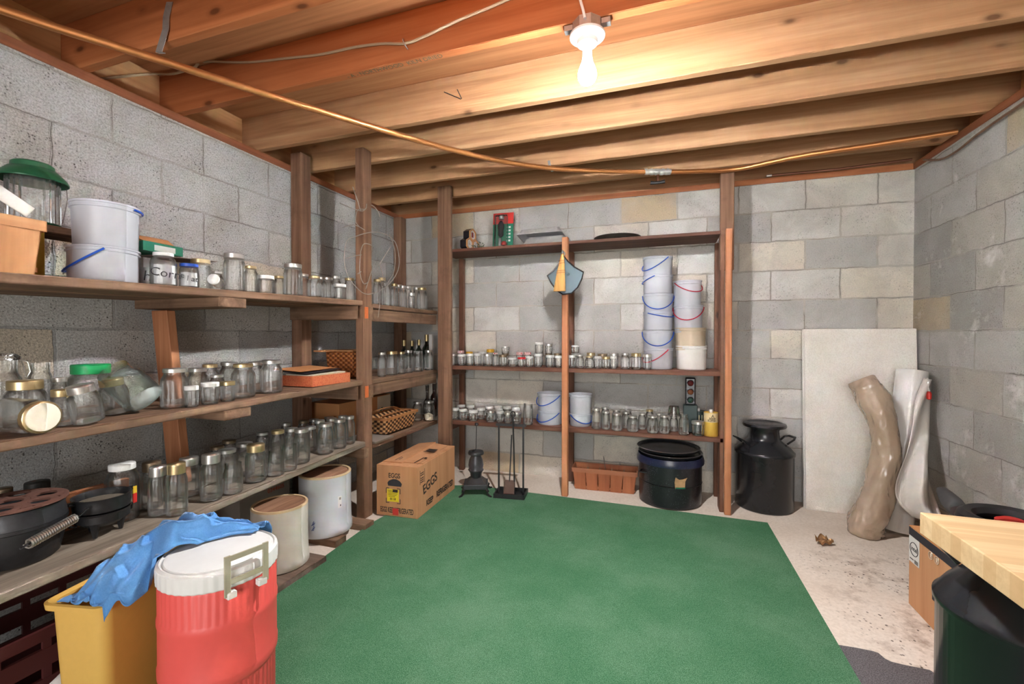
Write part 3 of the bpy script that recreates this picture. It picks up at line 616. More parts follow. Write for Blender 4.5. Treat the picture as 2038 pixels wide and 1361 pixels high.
# ---- middle shelf
c = P(4, 740, X=-2.03); r = .047
sw = put_jar((c.x, c.y, zl(MIDZ, c.y+.05)+.001), r, P(4, 716, X=-2.03).z-zl(MIDZ, c.y), Q, None, G_CLEAR, 'swing-top jar with wire clamp at left end of middle shelf', None, 'swing_top_jar')
hj = sw.scale.z
gl_ = MB().lathe([(.84*r, hj*.985), (.9*r, hj*1.0), (.9*r, hj*1.04), (.7*r, hj*1.08), (.002, hj*1.10)], 24, M=Matrix.Translation(c*0+sw.location)).build('glass_lid', G_CLEAR, None, True); adopt(gl_, sw)
M_BRIGHT = plain('bright_wire', (.7, .7, .68), .3, .9, .1, 40)
wp = sw.location + Vector((.88*r*.35, .88*r*.94, 0)); wr = MB()
wr.tube([wp+Vector((0, .004, hj*.98)), wp+Vector((.012, .012, hj*.95)), wp+Vector((.012, .018, hj*.80)), wp+Vector((.005, .012, hj*.70)), wp+Vector((-.012, .016, hj*.72)), wp+Vector((-.014, .012, hj*.9)), wp+Vector((-.008, .004, hj*.98))], .0014, 6)
adopt(wr.build('wire_clamp', M_BRIGHT, None), sw)
# orange box of papers
M_ORBOX = None
def orbox():
    n = N('orange_print_card'); v = n.coord(); f = n.n('TexVoronoi', {'Vector': v, 'Scale': 110.0}).outputs['Distance']
    c = n.mix(n.ramp(f, [(.25, 1), (.45, 0)]), srgb(196, 108, 70), srgb(176, 74, 48)); return n.pbr(c, .6)
M_ORBOX = orbox(); M_BLACKP = plain('black_panel', (.012, .012, .02), .35, 0, .2, 20); M_CREAMP = plain('cream_card', srgb(216, 206, 186), .7, 0, .06, 20)
ya, yb = P(622, 775, X=-1.768).y, P(697, 762, X=-1.768).y
xl = P(563, 775, Y=ya).x; zm = zl(MIDZ, yb)+.001; hb = P(622, 749, X=-1.768).z - zm
ob = thing('orange_box', 'shallow orange printed box holding cards, middle left shelf', 'box', (-1.768, ya, zm))
b = MB(); Lx, Ly = -1.768-xl, yb-ya
b.box(-Lx, 0, 0, Ly, 0, .003); b.box(-Lx, 0, 0, .003, .003, hb); b.box(-Lx, 0, Ly-.003, Ly, .003, hb); b.box(-Lx, -Lx+.003, .003, Ly-.003, .003, hb); b.box(-.003, 0, .003, Ly-.003, .003, hb)
b.build('tray', M_ORBOX, ob)
cd1 = tag(MB().box(-.19, -.006, .012, Ly*.9, -.004, .004).build('cream_board', M_CREAMP), 'cream board lying in the shallow orange box', 'card'); cd1.location = (-1.772, ya, zm+hb-.002); cd1.rotation_euler = (.02, .03, 0)
cd2 = tag(MB().box(-.20, -.02, -.02, Ly*.86, -.002, .002).build('black_board', M_BLACKP), 'black board leaning on the cream board, orange box', 'card'); cd2.location = (-1.79, ya+.01, zm+hb+.012); cd2.rotation_euler = (.03, .06, 0)
cd3 = tag(MB().box(-.21, -.03, -.03, Ly*.8, -.002, .002).build('tan_board', M_BCARD), 'tan board on top of the shallow orange box', 'card'); cd3.location = (-1.80, ya+.01, zm+hb+.024); cd3.rotation_euler = (.01, .05, .02)
# wicker
def weave(name, a, b_, fx, fz):
    n = N(name); sep = n.n('SeparateXYZ', {0: n.coord()})
    def sn(v, f): return n.n('Math', {0: n.n('Math', {0: v, 1: f}, operation='MULTIPLY')}, operation='SINE').outputs[0]
    xy = n.n('Math', {0: sep.outputs[0], 1: sep.outputs[1]}).outputs[0]
    pr = n.n('Math', {0: sn(xy, fx), 1: sn(sep.outputs[2], fz)}, operation='MULTIPLY').outputs[0]
    c = n.ramp(pr, [(.0, b_), (.12, tuple(.5*p+.5*q for p, q in zip(a, b_))), (.35, a)]); pr2 = n.n('MapRange', {0: pr, 1: -1.0, 2: 1.0}).outputs[0]
    c = n.ramp(pr2, [(.38, b_), (.52, tuple(.5*p+.5*q for p, q in zip(a, b_))), (.7, a)])
    return n.pbr(c, .55, 0, n.bump(pr2, 1.0, .008))
M_WICK = weave('orange_wicker', srgb(206, 132, 74), srgb(140, 76, 38), 150, 210)
M_STRIP = weave('two_tone_wicker', srgb(222, 172, 122), srgb(72, 42, 24), 130, 190)
c = P(676, 752, X=-2.02); zw = zl(MIDZ, c.y)+.012
wb = thing('picnic_basket', 'orange wicker picnic basket behind the orange box', 'basket', (-2.03, c.y, BMID-.028+.03))
hW = P(676, 700, X=-2.02).z - wb.location.z
MB().hexa([(-.10, -.075, 0), (.10, -.075, 0), (.10, .075, 0), (-.10, .075, 0), (-.11, -.09, hW), (.11, -.09, hW), (.11, .09, hW), (-.11, .09, hW)]).build('woven_body', M_WICK, wb, bevel=.01)
lid = MB().box(-.115, .115, -.095, .095, hW+.001, hW+.012); lid.box(-.115, -.02, -.19, -.096, hW+.001, hW+.011); lid.build('slat_lid', M_SPLINTY, wb, bevel=.002)
MB().hexa([(.116, -.05, hW+.004), (.122, -.05, hW+.004), (.122, .08, hW-.03), (.116, .08, hW-.03), (.116, -.05, hW+.016), (.122, -.05, hW+.016), (.122, .08, hW-.018), (.116, .08, hW-.018)]).build('lid_hinge_strap', M_SPLINTY, wb)
wb.location.z = BMID + .002; wb.location.y = 2.52
# ---- lower shelf: cast iron
M_IRON = plain('black_cast_iron', (.022, .023, .026), .42, .35, .35, 60, .12)
M_IRON2 = plain('grey_cast_iron', (.05, .053, .06), .36, .45, .3, 60, .12)
M_RUST = plain('rusty_iron', srgb(112, 78, 68), .8, .2, .3, 30, .2)
zL = zl(LOWZ, 1.0)
c = P(30, 1120, X=-1.925); R = .118
do = thing('dutch_oven', 'wide black cast iron pot with lid at left end of lower shelf', 'pot', (c.x, c.y, zl(LOWZ, c.y+R)+.001))
MB().lathe([(R*.80, 0), (R*.86, .006), (R*.97, .07), (R*1.0, .105), (R*1.03, .108), (R*1.03, .118), (R*.9, .118)], 48).build('pot_body', M_IRON, do, True)
MB().lathe([(R*1.02, .1185), (R*1.02, .126), (R*.97, .150), (R*.98, .168), (R*.93, .170), (R*.90, .155), (.002, .150)], 48, cap0=True).build('pot_lid', M_IRON2, do, True)
tv = thing('trivet', 'round rusty openwork iron trivet lying on the wide black pot', 'trivet', (c.x+.005, c.y-.01, do.location.z+.1715), .4)
tb = MB(); rt = .122
tb.tube([(rt*math.cos(2*PI*i/40), rt*math.sin(2*PI*i/40), .008) for i in range(40)], .009, 6, True, flat=.55)
tb.tube([(rt*.30*math.cos(2*PI*i/20), rt*.30*math.sin(2*PI*i/20), .008) for i in range(20)], .010, 6, True, flat=.55)
for k in range(6):
    a = k*PI/3; cx, cy_ = rt*.66*math.cos(a), rt*.66*math.sin(a)
    tb.tube([(cx+rt*.30*math.cos(2*PI*i/20), cy_+rt*.30*math.sin(2*PI*i/20), .008) for i in range(20)], .012, 6, True, flat=.5)
    a2 = a+PI/6; tb.tube([(rt*.36*math.cos(a2), rt*.36*math.sin(a2), .008), (rt*.62*math.cos(a2+.12), rt*.62*math.sin(a2+.12), .008), (rt*.97*math.cos(a2), rt*.97*math.sin(a2), .008)], .014, 6, flat=.45)
tb.build('openwork_plate', M_RUST, tv, True)
for k in range(3):
    a = k*2*PI/3+.5; MB().box(-.006, .006, -.006, .006, 0, .006).build('foot', M_RUST, tv, loc=(rt*.9*math.cos(a), rt*.9*math.sin(a), 0))
# coil handled lid lifter lying along the pot
p0, p1 = P(158, 1026, X=-1.80), P(40, 1092, X=-1.752)
ch = thing('coil_handle_lifter', 'steel lid lifter with coil spring grip beside the rusty trivet', 'lid lifter', p0)
dv = p1-p0; ln = dv.length; ax = dv.normalized(); sd = ax.cross(Vector((0, 0, 1))).normalized(); up_ = sd.cross(ax)
nt = 20; MB().tube([ax*ln*(.08+.80*i/(nt*8)) + (sd*math.cos(2*PI*i/8)+up_*math.sin(2*PI*i/8))*.0125 for i in range(nt*8+1)], .0032, 5).build('coil_grip', M_BRIGHT, ch, True)
MB().tube([ax*-.03+up_*.01, Vector((0, 0, 0)), ax*ln*.5, ax*ln], .0035, 6).build('rod', M_IRON2, ch)
# footed pots, nested
c = P(204, 1062, X=-1.865); R = .079; zc_ = zl(LOWZ, c.y+.08)+.001
ct = thing('footed_cauldron', 'small black three-footed cauldron beside the yellow-labelled jar', 'cauldron', (c.x, c.y, zc_))
hC = P(204, 1012, X=-1.865).z - zc_
MB().lathe([(R*.35, .030), (R*.62, .036), (R*.86, .055), (R*.97, .085), (R*.95, hC-.03), (R*.90, hC-.018), (R*1.0, hC), (R*.97, hC+.001), (R*.86, hC-.02), (R*.9, .08), (R*.5, .045)], 40).build('pot_body', M_IRON, ct, True)
for k in range(3):
    a = k*2*PI/3 - .9
    MB().lathe([(.006, 0), (.010, .02), (.016, .05)], 8, M=Matrix.Translation((R*.62*math.cos(a), R*.62*math.sin(a), 0))).build('foot', M_IRON, ct, True)
for s in (-1, 1):
    MB().tube([(s*R*.2*0, s*R*.92, hC-.035), (0, s*R*1.15, hC-.03), (0, s*R*1.18, hC-.012), (0, s*R*1.0, hC-.006)], .004, 6).build('ear', M_IRON, ct, True)
ct2 = thing('nested_cauldron', 'second black cauldron sitting inside the three-footed cauldron, grounds inside', 'cauldron', (c.x, c.y, zc_+hC+.002)); h2 = P(204, 984, X=-1.865).z - zc_ - hC
MB().lathe([(R*.8, 0), (R*.96, .004), (R*1.0, h2*.5), (R*.97, h2*.8), (R*1.03, h2), (R*1.0, h2+.001), (R*.92, h2*.8), (R*.9, h2*.55)], 40, cap1=False).build('pot_body', M_IRON, ct2, True)
MB().lathe([(R*.905, h2*.55), (.002, h2*.58)], 40, cap0=False).build('grounds', plain('dusty_grounds', srgb(112, 104, 92), .9, 0, .3, 120, .4), ct2, True)
for s in (-1, 1):
    MB().tube([(0, s*R*.99, h2*.75), (0, s*R*1.2, h2*.8), (0, s*R*1.2, h2*.95), (0, s*R*1.0, h2*.95)], .004, 6).build('ear', M_IRON, ct2, True)
c = P(200, 1050, X=-2.0)
tag(MB().box(-.012, .012, -.13, .09, 0, .13).build('wood_block', M_ORZ, bevel=.002), 'orange board standing behind the three-footed cauldron', 'board').location = (-2.0, c.y, zl(LOWZ, c.y+.09)+.001)
G_GREEN = glass('dim_green_glass', (.42, .52, .45), (.12, .17, .14), .2)
for px, yt, wpx, lid, lab in ((74, 958, 66, 'black', 'old green jar with black screw lid behind the wide pot'), (4, 972, 56, 'bronze', 'old dark green jar behind the wide pot, cut by the frame')):
    t = P(px, yt, X=-2.14); r = wpx/2*depth(t)/FPX; z = zl(LOWZ, t.y+r)+.001
    put_jar((t.x, t.y, z), r, t.z-z, Q, lid, G_GREEN, lab, None)
# large jar with the sale sticker
t = P(243, 922, X=-1.93); r = 37*depth(t)/FPX; z = zl(LOWZ, t.y+r)+.001
ja = put_jar((t.x, t.y, z), r, t.z-z, B_, 'white', G_PLAIN, 'big white-lidded jar with red and yellow sticker, lower left shelf', None)
M_YEL = plain('yellow_sticker', srgb(236, 200, 60), .5, 0, .06, 30); M_REDS = plain('red_sticker', srgb(206, 50, 44), .5, 0, .1, 30)
ang = math.atan2(-t.y, -t.x) + .72
for z0, z1, m, nm in ((.30, .47, M_REDS, 'red_sticker'), (.471, .60, M_YEL, 'yellow_sticker')):
    adopt(MB().grid(lambda u, v: Vector((t.x+r*1.012*math.cos(ang-.17+.34*u), t.y+r*1.012*math.sin(ang-.17+.34*u), z+(t.z-z)*(z0+(z1-z0)*v))), 5, 1).build(nm, m, None), ja)
# ---- corner shelves: bottles, baskets, crate
def bottle(px, yt, X, wpx, g, neck, lab, bulb=False, zs=BMID):
    t = P(px, yt, X=X); r = wpx/2*depth(t)/FPX; h = t.z-zs-.001
    o = thing('bottle', lab, 'bottle', (t.x, t.y, zs+.001), group='bottles on the corner shelves')
    pr = [(r*.8, 0), (r, .01), (r, h*.5), (r*.9, h*.6), (r*.4, h*.72), (r*.34, h*.97), (r*.38, h*.98)] if not bulb else [(r*.7, 0), (r*.95, .02), (r, h*.28), (r*.75, h*.45), (r*.3, h*.56), (r*.24, h*.97), (r*.3, h*.98)]
    MB().lathe(pr, 20).build('glass_body', g, o, True)
    MB().lathe([(pr[-1][0]*1.12, h*.80), (pr[-1][0]*1.18, h), (.001, h+.001)], 16).build('foil_neck', neck, o, True)
    return o
M_FOILG = plain('gold_foil', (.6, .48, .25), .35, .8); M_FOILR = plain('dark_red_foil', (.22, .02, .025), .4, .3)
for a in ((804, 677, -2.07, 16, G_DARK, M_FOILG, 'dark bottle with gold foil neck, leftmost on the corner shelf'), (820, 678, -2.06, 15, G_DARK, M_FOILG, 'dark bottle, second gold foil neck on the corner shelf'), (834, 676, -2.06, 16, G_DARK, M_FOILG, 'dark bottle, third gold foil neck on the corner shelf'),
          (862, 664, -1.98, 15, G_DARK, M_FOILR, 'tall bottle with dark red foil neck beside the corner post')):
    bottle(*a)
bw = bottle(849, 666, -1.97, 18, G_DARK, M_FOILG, 'tall green bottle with gold top and white neck label')
bottle(836, 768, -2.08, 22, G_DARK, G_DARK, 'round-bellied dark green bottle on the bottom corner shelf', True, BLOW)
bottle(850, 766, -1.96, 18, G_SMOKE, G_SMOKE, 'round-bellied clear bottle on the bottom corner shelf', True, BLOW)
bottle(864, 763, -1.87, 16, G_BROWN, G_BROWN, 'tall brown bottle on the bottom corner shelf', False, BLOW)
tag(MB().box(-1.86, -1.83, 3.33, 3.35, BMID+.001, BMID+.29).build('white_carton', M_WCARD, bevel=.001), 'narrow white carton behind the bottles beside the corner post', 'box')
# checked basket
y0, y1 = P(752, 866, X=-1.775).y, P(846, 835, X=-1.775).y
bs = thing('woven_basket', 'two-tone woven basket with wooden swing handles, bottom corner shelf', 'basket', (-1.875, (y0+y1)/2-.02, BLOW+.001))
hb2 = P(790, 832, X=-1.775).z - BLOW; l2 = min((y1-y0)/2, .2)
MB().hexa([(-.09, -l2+.02, 0), (.085, -l2+.02, 0), (.085, l2-.02, 0), (-.09, l2-.02, 0), (-.105, -l2, hb2), (.105, -l2, hb2), (.105, l2, hb2), (-.105, l2, hb2)]).build('woven_body', M_STRIP, bs, bevel=.012)
rm = MB()
for s in (-1, 1): rm.box(s*.108-.004, s*.108+.004, -l2-.006, l2+.006, hb2-.012, hb2+.008); rm.box(-.108, .108, s*(l2+.004)-.004, s*(l2+.004)+.004, hb2-.012, hb2+.008)
rm.build('rim', M_SPLINTY, bs, bevel=.002)
for s, dz in ((-1, .035), (1, .012)):
    pts = [(s*.06*0+.112*math.cos(PI*i/12)*1.0, s*.05, hb2+.004+dz*math.sin(PI*i/12)) for i in range(13)]
    hd = MB().tube([(.0+s*.05, -l2*.9*math.cos(PI*i/12), hb2+.004+dz*math.sin(PI*i/12)) for i in range(13)], .011, 6, flat=.35).build('handle', M_SPLINTY, bs, True)
# apple crate behind the front post
cy0, cy1 = max(2.42, P(668, 840, X=-2.02).y), P(777, 800, X=-2.02).y
ac = thing('apple_crate', 'brown apple crate with red apple label behind the front post', 'crate', (-2.13, (cy0+cy1)/2, BLOW+.001))
ha = P(760, 792, X=-1.93).z - BLOW
hl = (cy1-cy0)/2; MB().box(-.13, .11, -hl, hl, 0, ha).build('crate_body', M_BCARD, ac, bevel=.003)
lb = MB().box(.111, .1125, hl-.17, hl-.005, .02, ha-.006).build('paper_label', M_CREAMP, ac)
ap = MB()
for dy, dz, r in ((.085, .05, .028), (.115, .075, .026), (.06, .085, .024)): ap.lathe([(.002, 0), (r*.8, .0004), (r, .0008), (r*.7, .003), (.001, .0038)], 16, M=Matrix.Translation((.1126, hl-.155+dy, dz+.02)) @ Matrix.Rotation(PI/2, 4, 'Y'))
ap.build('printed_apples', M_REDS, ac)
lf = MB(); lf.lathe([(.012, 0), (.001, .002)], 8, M=Matrix.Translation((.113, hl-.13, .12)) @ Matrix.Rotation(PI/2, 4, 'Y')); lf.lathe([(.012, 0), (.001, .002)], 8, M=Matrix.Translation((.113, hl-.115, .14)) @ Matrix.Rotation(PI/2, 4, 'Y')); lf.build('printed_leaves', M_GREENM, ac)
tag(MB().box(-1.99, -1.735, 2.42, 2.62, BLOW+.0005, BLOW+.012).build('card_pad', M_GREYC, bevel=.001), 'flat brown pad lying in front of the two-tone basket', 'cardboard')
bs.location.z += .0135
cr = MB(); rng = random.Random(3)
cr.lathe([(.02, 0), (.035, .01), (.038, .03), (.03, .05), (.002, .06)], 12); 
for v in cr.bm.verts: v.co += Vector((rng.uniform(-1, 1), rng.uniform(-1, 1), rng.uniform(0, 1)))*.008
cp = tag(cr.build('crumpled_paper', M_CREAMP), 'crumpled cream paper beside the jars on bottom corner shelf', 'paper'); cp.location = (-1.80, 3.22, BLOW+.001)
# ---------------------------------------------------------------- on the floor, left half
def mat_grass():
    n = N('artificial_grass'); v = n.coord()
    f = n.noise(v, 420, 2, .6); g = n.noise(v, 130, 3, .7); b = n.noise(v, 2.2, 4, .6)
    c = n.ramp(f, [(.3, srgb(46, 92, 62)), (.5, srgb(88, 142, 104)), (.68, srgb(152, 194, 164))])
    c = n.mix(n.ramp(b, [(.35, .5), (.65, 0)]), c, srgb(44, 112, 72)); c = n.mix(n.ramp(b, [(.5, 0), (.72, .45)]), c, srgb(112, 152, 122))
    c = n.mix(n.ramp(n.noise(v, 55, 3, .8), [(.72, 0), (.76, .5)]), c, srgb(150, 150, 120))
    h = n.n('Math', {0: f, 1: g})
    return n.pbr(c, .75, 0, n.bump(h.outputs[0], .9, .008), **{'Specular IOR Level': .2})
gm = MB(); edge = [(-1.58, 1.0), (.615, 1.0), (.603, 3.03), (-.35, 3.055), (-1.36, 3.082), (-1.40, 2.60), (-1.47, 2.30), (-1.52, 1.9)]
p1, p2 = P(740, 1043, Z=0), P(556, 1175, Z=0)
edge = [(p2.x - (p1.x-p2.x)/(p1.y-p2.y)*(p2.y-.2), .2), (.622, .2), (.603, 3.03), (-.35, 3.055), (-1.355, 3.082), (p1.x + .07, 3.0), (p1.x, p1.y)]
gm.prism(edge, .001, .010)
tag(gm.build('grass_mat', mat_grass()), 'green artificial grass mat covering the middle of the floor', 'mat')
# cooler
M_RED = plain('red_cooler_plastic', srgb(218, 84, 80), .45, 0, .05, 40, .04); M_CWHITE = plain('white_cooler_plastic', srgb(214, 216, 216), .45, 0, .05, 30, .03)
M_BAIL = plain('grey_bail_plastic', srgb(160, 156, 136), .5, 0, .08, 30)
co = thing('water_cooler', 'red round cooler with white lid and grey carrying bail', 'cooler', (-1.237, .967, .0105))
R, H = .150, .45
def ribbed(prof, n, ribs):
    mb = MB(); rings = []
    for r, z, k in prof:
        rings.append([mb.bm.verts.new((r*(1-(.012*k if (i//2) % 2 else 0))*math.cos(2*PI*i/n), r*(1-(.012*k if (i//2) % 2 else 0))*math.sin(2*PI*i/n), z)) for i in range(n)])
    for a, b in zip(rings, rings[1:]):
        for i in range(n): mb.bm.faces.new((a[i], a[(i+1) % n], b[(i+1) % n], b[i]))
    mb.bm.faces.new(rings[0][::-1]); mb.bm.faces.new(rings[-1]); return mb
ribbed([(R*.93, 0, 0), (R*.95, .01, 1), (R*.955, .165, 1), (R*.97, .17, 0), (R*.995, .178, 0), (R*1.0, .20, 0), (R*.985, .208, 0), (R*.985, .318, 0), (R*1.0, .326, 0), (R*1.0, .338, 0), (R*.99, .345, 0), (R*.985, .350, 1), (R*.985, .432, 1), (R*.97, .437, 0)], 200, 1).build('red_body', M_RED, co, True, auto=30)
ribbed([(R*.99, .438, 1), (R*1.01, .442, 1), (R*1.015, .476, 1), (R*1.0, .485, 0), (R*.95, .490, 0), (R*.93, .485, 0), (R*.90, .485, 0), (R*.88, .491, 0), (R*.4, .494, 0)], 160, 1).build('white_lid', M_CWHITE, co, True, auto=30)
aim = math.atan2(-co.location.y, -co.location.x) + .40   # the bail stands on the side that faces the room
bl = thing('bail', None, None); bl.parent = co; bl.rotation_euler = (0, 0, aim); 
del_ = bl
bpy.data.objects.remove(bl)
Mz = Matrix.Rotation(aim, 4, 'Z')
bb = MB(); x0 = R*1.045
for yy, z0, z1 in ((-.05, .425, .535), (.05, .425, .535)): bb.box(x0, x0+.006, yy-.008, yy+.008, z0, z1, Mz)
for z0 in (.518, .455): bb.box(x0+.0005, x0+.0055, -.045, .045, z0, z0+.015, Mz)
bb.build('bail_frame', M_BAIL, co, bevel=.0015)
for yy in (-.04, .04):
    MB().box(R*.97, x0+.010, yy-.012, yy+.012, .418, .436, Mz).build('bail_lug', M_CWHITE, co, bevel=.003)
# slim yellow bin
M_BIN = plain('yellow_bin_plastic', srgb(206, 166, 84), .5, 0, .06, 60, .03)
bn = thing('slim_bin', 'slim mustard yellow bin beside the red cooler', 'bin', (-1.487, .739, .0105), math.radians(12))
def rrect(hx, y0, y1, r, n=5):
    pts = []
    for cx, cy_, a in ((hx-r, y0+r, -PI/2), (hx-r, y1-r, 0), (-hx+r, y1-r, PI/2), (-hx+r, y0+r, PI)):
        pts += [(cx+r*math.cos(a+PI/2*i/n), cy_+r*math.sin(a+PI/2*i/n)) for i in range(n+1)]
    return pts
bm = MB(); rg = []
for hx, y0, y1, z in ((.072, .03, .33, .0), (.084, .012, .352, .385), (.096, 0, .365, .387), (.097, -.002, .366, .403), (.092, .004, .36, .406), (.080, .016, .348, .40), (.068, .034, .326, .02)):
    rg.append([bm.bm.verts.new((x, y, z)) for x, y in rrect(hx, y0, y1, .03)])
k = len(rg[0])
for a, b in zip(rg, rg[1:]):
    for i in range(k): bm.bm.faces.new((a[i], a[(i+1) % k], b[(i+1) % k], b[i]))
bm.bm.faces.new(rg[0][::-1]); bm.bm.faces.new(rg[-1])
bm.build('bin_body', M_BIN, bn, True)
# blue cloth over bin and cooler
def cloth_mat():
    n = N('blue_twill'); v = n.coord(); f = n.noise(v, 300, 2, .6); b = n.noise(v, 9, 4)
    c = n.mix(f, srgb(62, 118, 180), srgb(110, 164, 218)); c = n.mix(n.ramp(b, [(.4, .3), (.65, 0)]), c, srgb(40, 96, 160))
    return n.pbr(c, .85, 0, n.bump(f, .2, .001), **{'Sheen Weight': .2, 'Specular IOR Level': .15})
from mathutils import noise as mn
def cloth(name, spine, seed, nu=70, nv=34, amp=.018, fold=4.5):
    """spine: [(x, y, z, half width, across direction in degrees, crown, twist)]"""
    mb = MB(); m = len(spine)
    def cr(p0, p1, p2, p3, t): return .5*((2*p1) + (-p0+p2)*t + (2*p0-5*p1+4*p2-p3)*t*t + (-p0+3*p1-3*p2+p3)*t**3)
    def f(u, v):
        q = u*(m-1); i = min(int(q), m-2); t = q-i
        g = [cr(*[spine[max(0, min(m-1, i+d))][k] for d in (-1, 0, 1, 2)], t) for k in range(7)]
        x, y, z, w_, a, crn, tw = g; a = math.radians(a); s = (v-.5)*2
        n1 = mn.noise(Vector((u*fold*1.6, v*fold, seed))); n2 = mn.noise(Vector((u*fold*3.4+5, v*fold*2.2, seed+9)))
        ridge = abs(mn.noise(Vector((u*fold*1.3+3*v, v*fold*.8-2*u, seed+4))))
        z += crn*(1-s*s)*1.0 - abs(s)**2.2*.035 + tw*s + amp*(1.5*n1+.3*n2) + amp*2.6*(.35-ridge)
        px_, py_ = x+math.cos(a)*s*w_+amp*.5*n2, y+math.sin(a)*s*w_+amp*.7*n1
        if math.hypot(px_+1.237, py_-.967) < .160: z = max(z, .511)
        bx, by = (px_+1.487)*math.cos(.209)+(py_-.739)*math.sin(.209), -(px_+1.487)*math.sin(.209)+(py_-.739)*math.cos(.209)
        if abs(bx) < .103 and -.006 < by < .371: z = max(z, .4235)
        return Vector((px_, py_, z))
    mb.grid(f, nu, nv)
    return mb
sp = []
for x, y, z, w_, a_, crn, tw in ((158, 1206, .418, .075, 10, .0, 0), (178, 1190, .43, .088, 5, .012, .01), (215, 1165, .452, .095, 0, .02, -.01), (262, 1125, .475, .09, 15, .03, -.01), (305, 1088, .50, .085, 40, .035, 0), (345, 1062, .53, .085, 65, .04, .015), (390, 1060, .535, .085, 85, .035, 0), (432, 1058, .52, .07, 95, .02, 0), (480, 1050, .512, .055, 105, .012, 0), (524, 1052, .505, .04, 100, .004, 0)):
    q = P(x, y, Z=z); sp.append((q.x, q.y, z, w_, a_, crn, tw))
cl = cloth('cloth', sp, 2.7).build('blue_cloth', cloth_mat(), None, True, auto=180)
cl.modifiers.new('thick', 'SOLIDIFY').thickness = .0022
tag(cl, 'crumpled blue cloth draped from the yellow bin over the cooler lid', 'cloth')
# crocks and their blocks
M_STONE = plain('cream_stoneware', srgb(212, 207, 199), .35, 0, .06, 14); M_STONE2 = plain('white_stoneware', srgb(196, 200, 208), .32, 0, .04, 14)
M_RIMC = plain('tan_crock_rim', srgb(214, 188, 150), .45, 0, .1, 30); M_PLANKX = wood('worn_floor_plank', 'x', srgb(80, 66, 58), srgb(112, 94, 82), srgb(140, 120, 106), .8, 1, False, 50, .3)
M_LIDW = wood('worn_crock_lid_wood', 'y', srgb(92, 64, 48), srgb(150, 112, 88), srgb(186, 148, 122), .8, 1.1, True, 50, .3, .6)
q0, q1 = P(650, 1106, Z=.035), P(608, 1166, Z=0)
tag(MB().box(-2.1, q0.x, 1.30, q0.y, .0005, .036).build('floor_plank', M_PLANKX, bevel=.003), 'dark worn plank on the floor under the cream crock', 'plank')
def crock(px, yb, wpx, yt, z0, m, label, tilt=(0, 0)):
    c = P(px, yb, Z=z0); r = wpx/2*depth(c)/FPX; d = Vector((c.x, c.y, 0)).normalized()
    ctr = Vector((c.x, c.y, 0)) + d*r*.93; h = P(px, yt, Y=ctr.y).z - z0
    t = thing('stoneware_crock', label, 'crock', (ctr.x, ctr.y, z0+.0005))
    MB().lathe([(r*.9, 0), (r*1.0, .004), (r*1.03, .01), (r*1.03, .045), (r*1.0, .052), (r*.985, h*.5), (r*.99, h-.02), (r*.99, h-.004), (r*.96, h), (r*.90, h-.002), (r*.88, h*.8)], 56, cap1=True).build('crock_body', m, t, True)
    MB().lathe([(r*.985, h-.012), (r*.995, h-.002), (r*.97, h+.003), (r*.90, h+.002), (r*.885, h-.01)], 56, cap0=False, cap1=False).build('unglazed_rim', M_RIMC, t, True)
    return t, r, h
c1, r1, h1 = crock(558, 1143, 122, 1002, .037, M_STONE, 'cream stoneware crock with worn wooden lid under lower shelf')
MB().lathe([(r1*.86, h1-.012), (r1*.87, h1-.002), (.001, h1-.001)], 40).build('wooden_lid', M_LIDW, c1, True)
# a pair of wooden blocks carries the tall white crock
b0 = P(662, 1090, Z=0)
tag(MB().box(b0.x-.30, b0.x+.02, b0.y-.0, b0.y+.085, .0005, .036).build('wood_block', M_OLDX, bevel=.003), 'wooden block under the near side of tall white crock', 'block')
b1 = P(715, 1056, Z=0)
tag(MB().box(b1.x-.26, b1.x+.04, b1.y-.0, b1.y+.085, .0005, .036).build('wood_block', M_OLDX, bevel=.003), 'wooden block beside the foot of the front post', 'block')
c2_, r2, h2 = crock(648, 1072, 111, 938, .037, M_STONE2, 'tall white stoneware crock on wooden blocks beside the front post')
MB().lathe([(r2*.86, h2-.01), (r2*.87, h2-.002), (.001, h2)], 40).build('wooden_lid', M_LIDW, c2_, True)
a = math.atan2(-c2_.location.y, -c2_.location.x)
def patch(par, r, a0, da, z0, z1, name, m, k=1.006):
    return MB().grid(lambda u, v: Vector((r*k*math.cos(a0-da/2+da*u), r*k*math.sin(a0-da/2+da*u), z0+(z1-z0)*v)), 4, 1).build(name, m, par)
M_BLUEM = plain('cobalt_mark', srgb(40, 60, 130), .4, 0, .3, 90)
pl_ = patch(c2_, r2, a+.55, .16, h2*.47, h2*.66, 'paper_label', M_WCARD)
patch(pl_, r2, a+.56, .08, h2*.60, h2*.64, 'label_print', M_GREYC, 1.008); patch(pl_, r2, a+.58, .04, h2*.49, h2*.52, 'label_print', M_INK, 1.008)
mk = MB()
for i in range(7): mk.tube([(r2*1.005*math.cos(a-.52+.03*(i % 4)), r2*1.005*math.sin(a-.52+.03*(i % 4)), h2*(.16+.02*i)), (r2*1.005*math.cos(a-.42+.02*(i % 3)), r2*1.005*math.sin(a-.42+.02*(i % 3)), h2*(.17+.023*i))], .0022, 5)
mk.build('cobalt_mark', M_BLUEM, c2_)
# carton with red number, behind the crocks
k = P(545, 985, X=-2.02)
gb = thing('numbered_carton', 'grey carton with a red stamped number behind the cream crock', 'box', (-2.09, k.y-.03, 0))
gz = P(560, 955, X=-2.02).z+.02
MB().box(-.12, .07, -.18, .14, .0005, gz).build('carton_body', M_GREYC, gb, bevel=.002)
text('stamped_number', '0344605', .032, plain('red_stamp_ink', srgb(168, 72, 50), .8), gb, (.0708, .045, gz-.055), (PI/2, 0, PI/2))
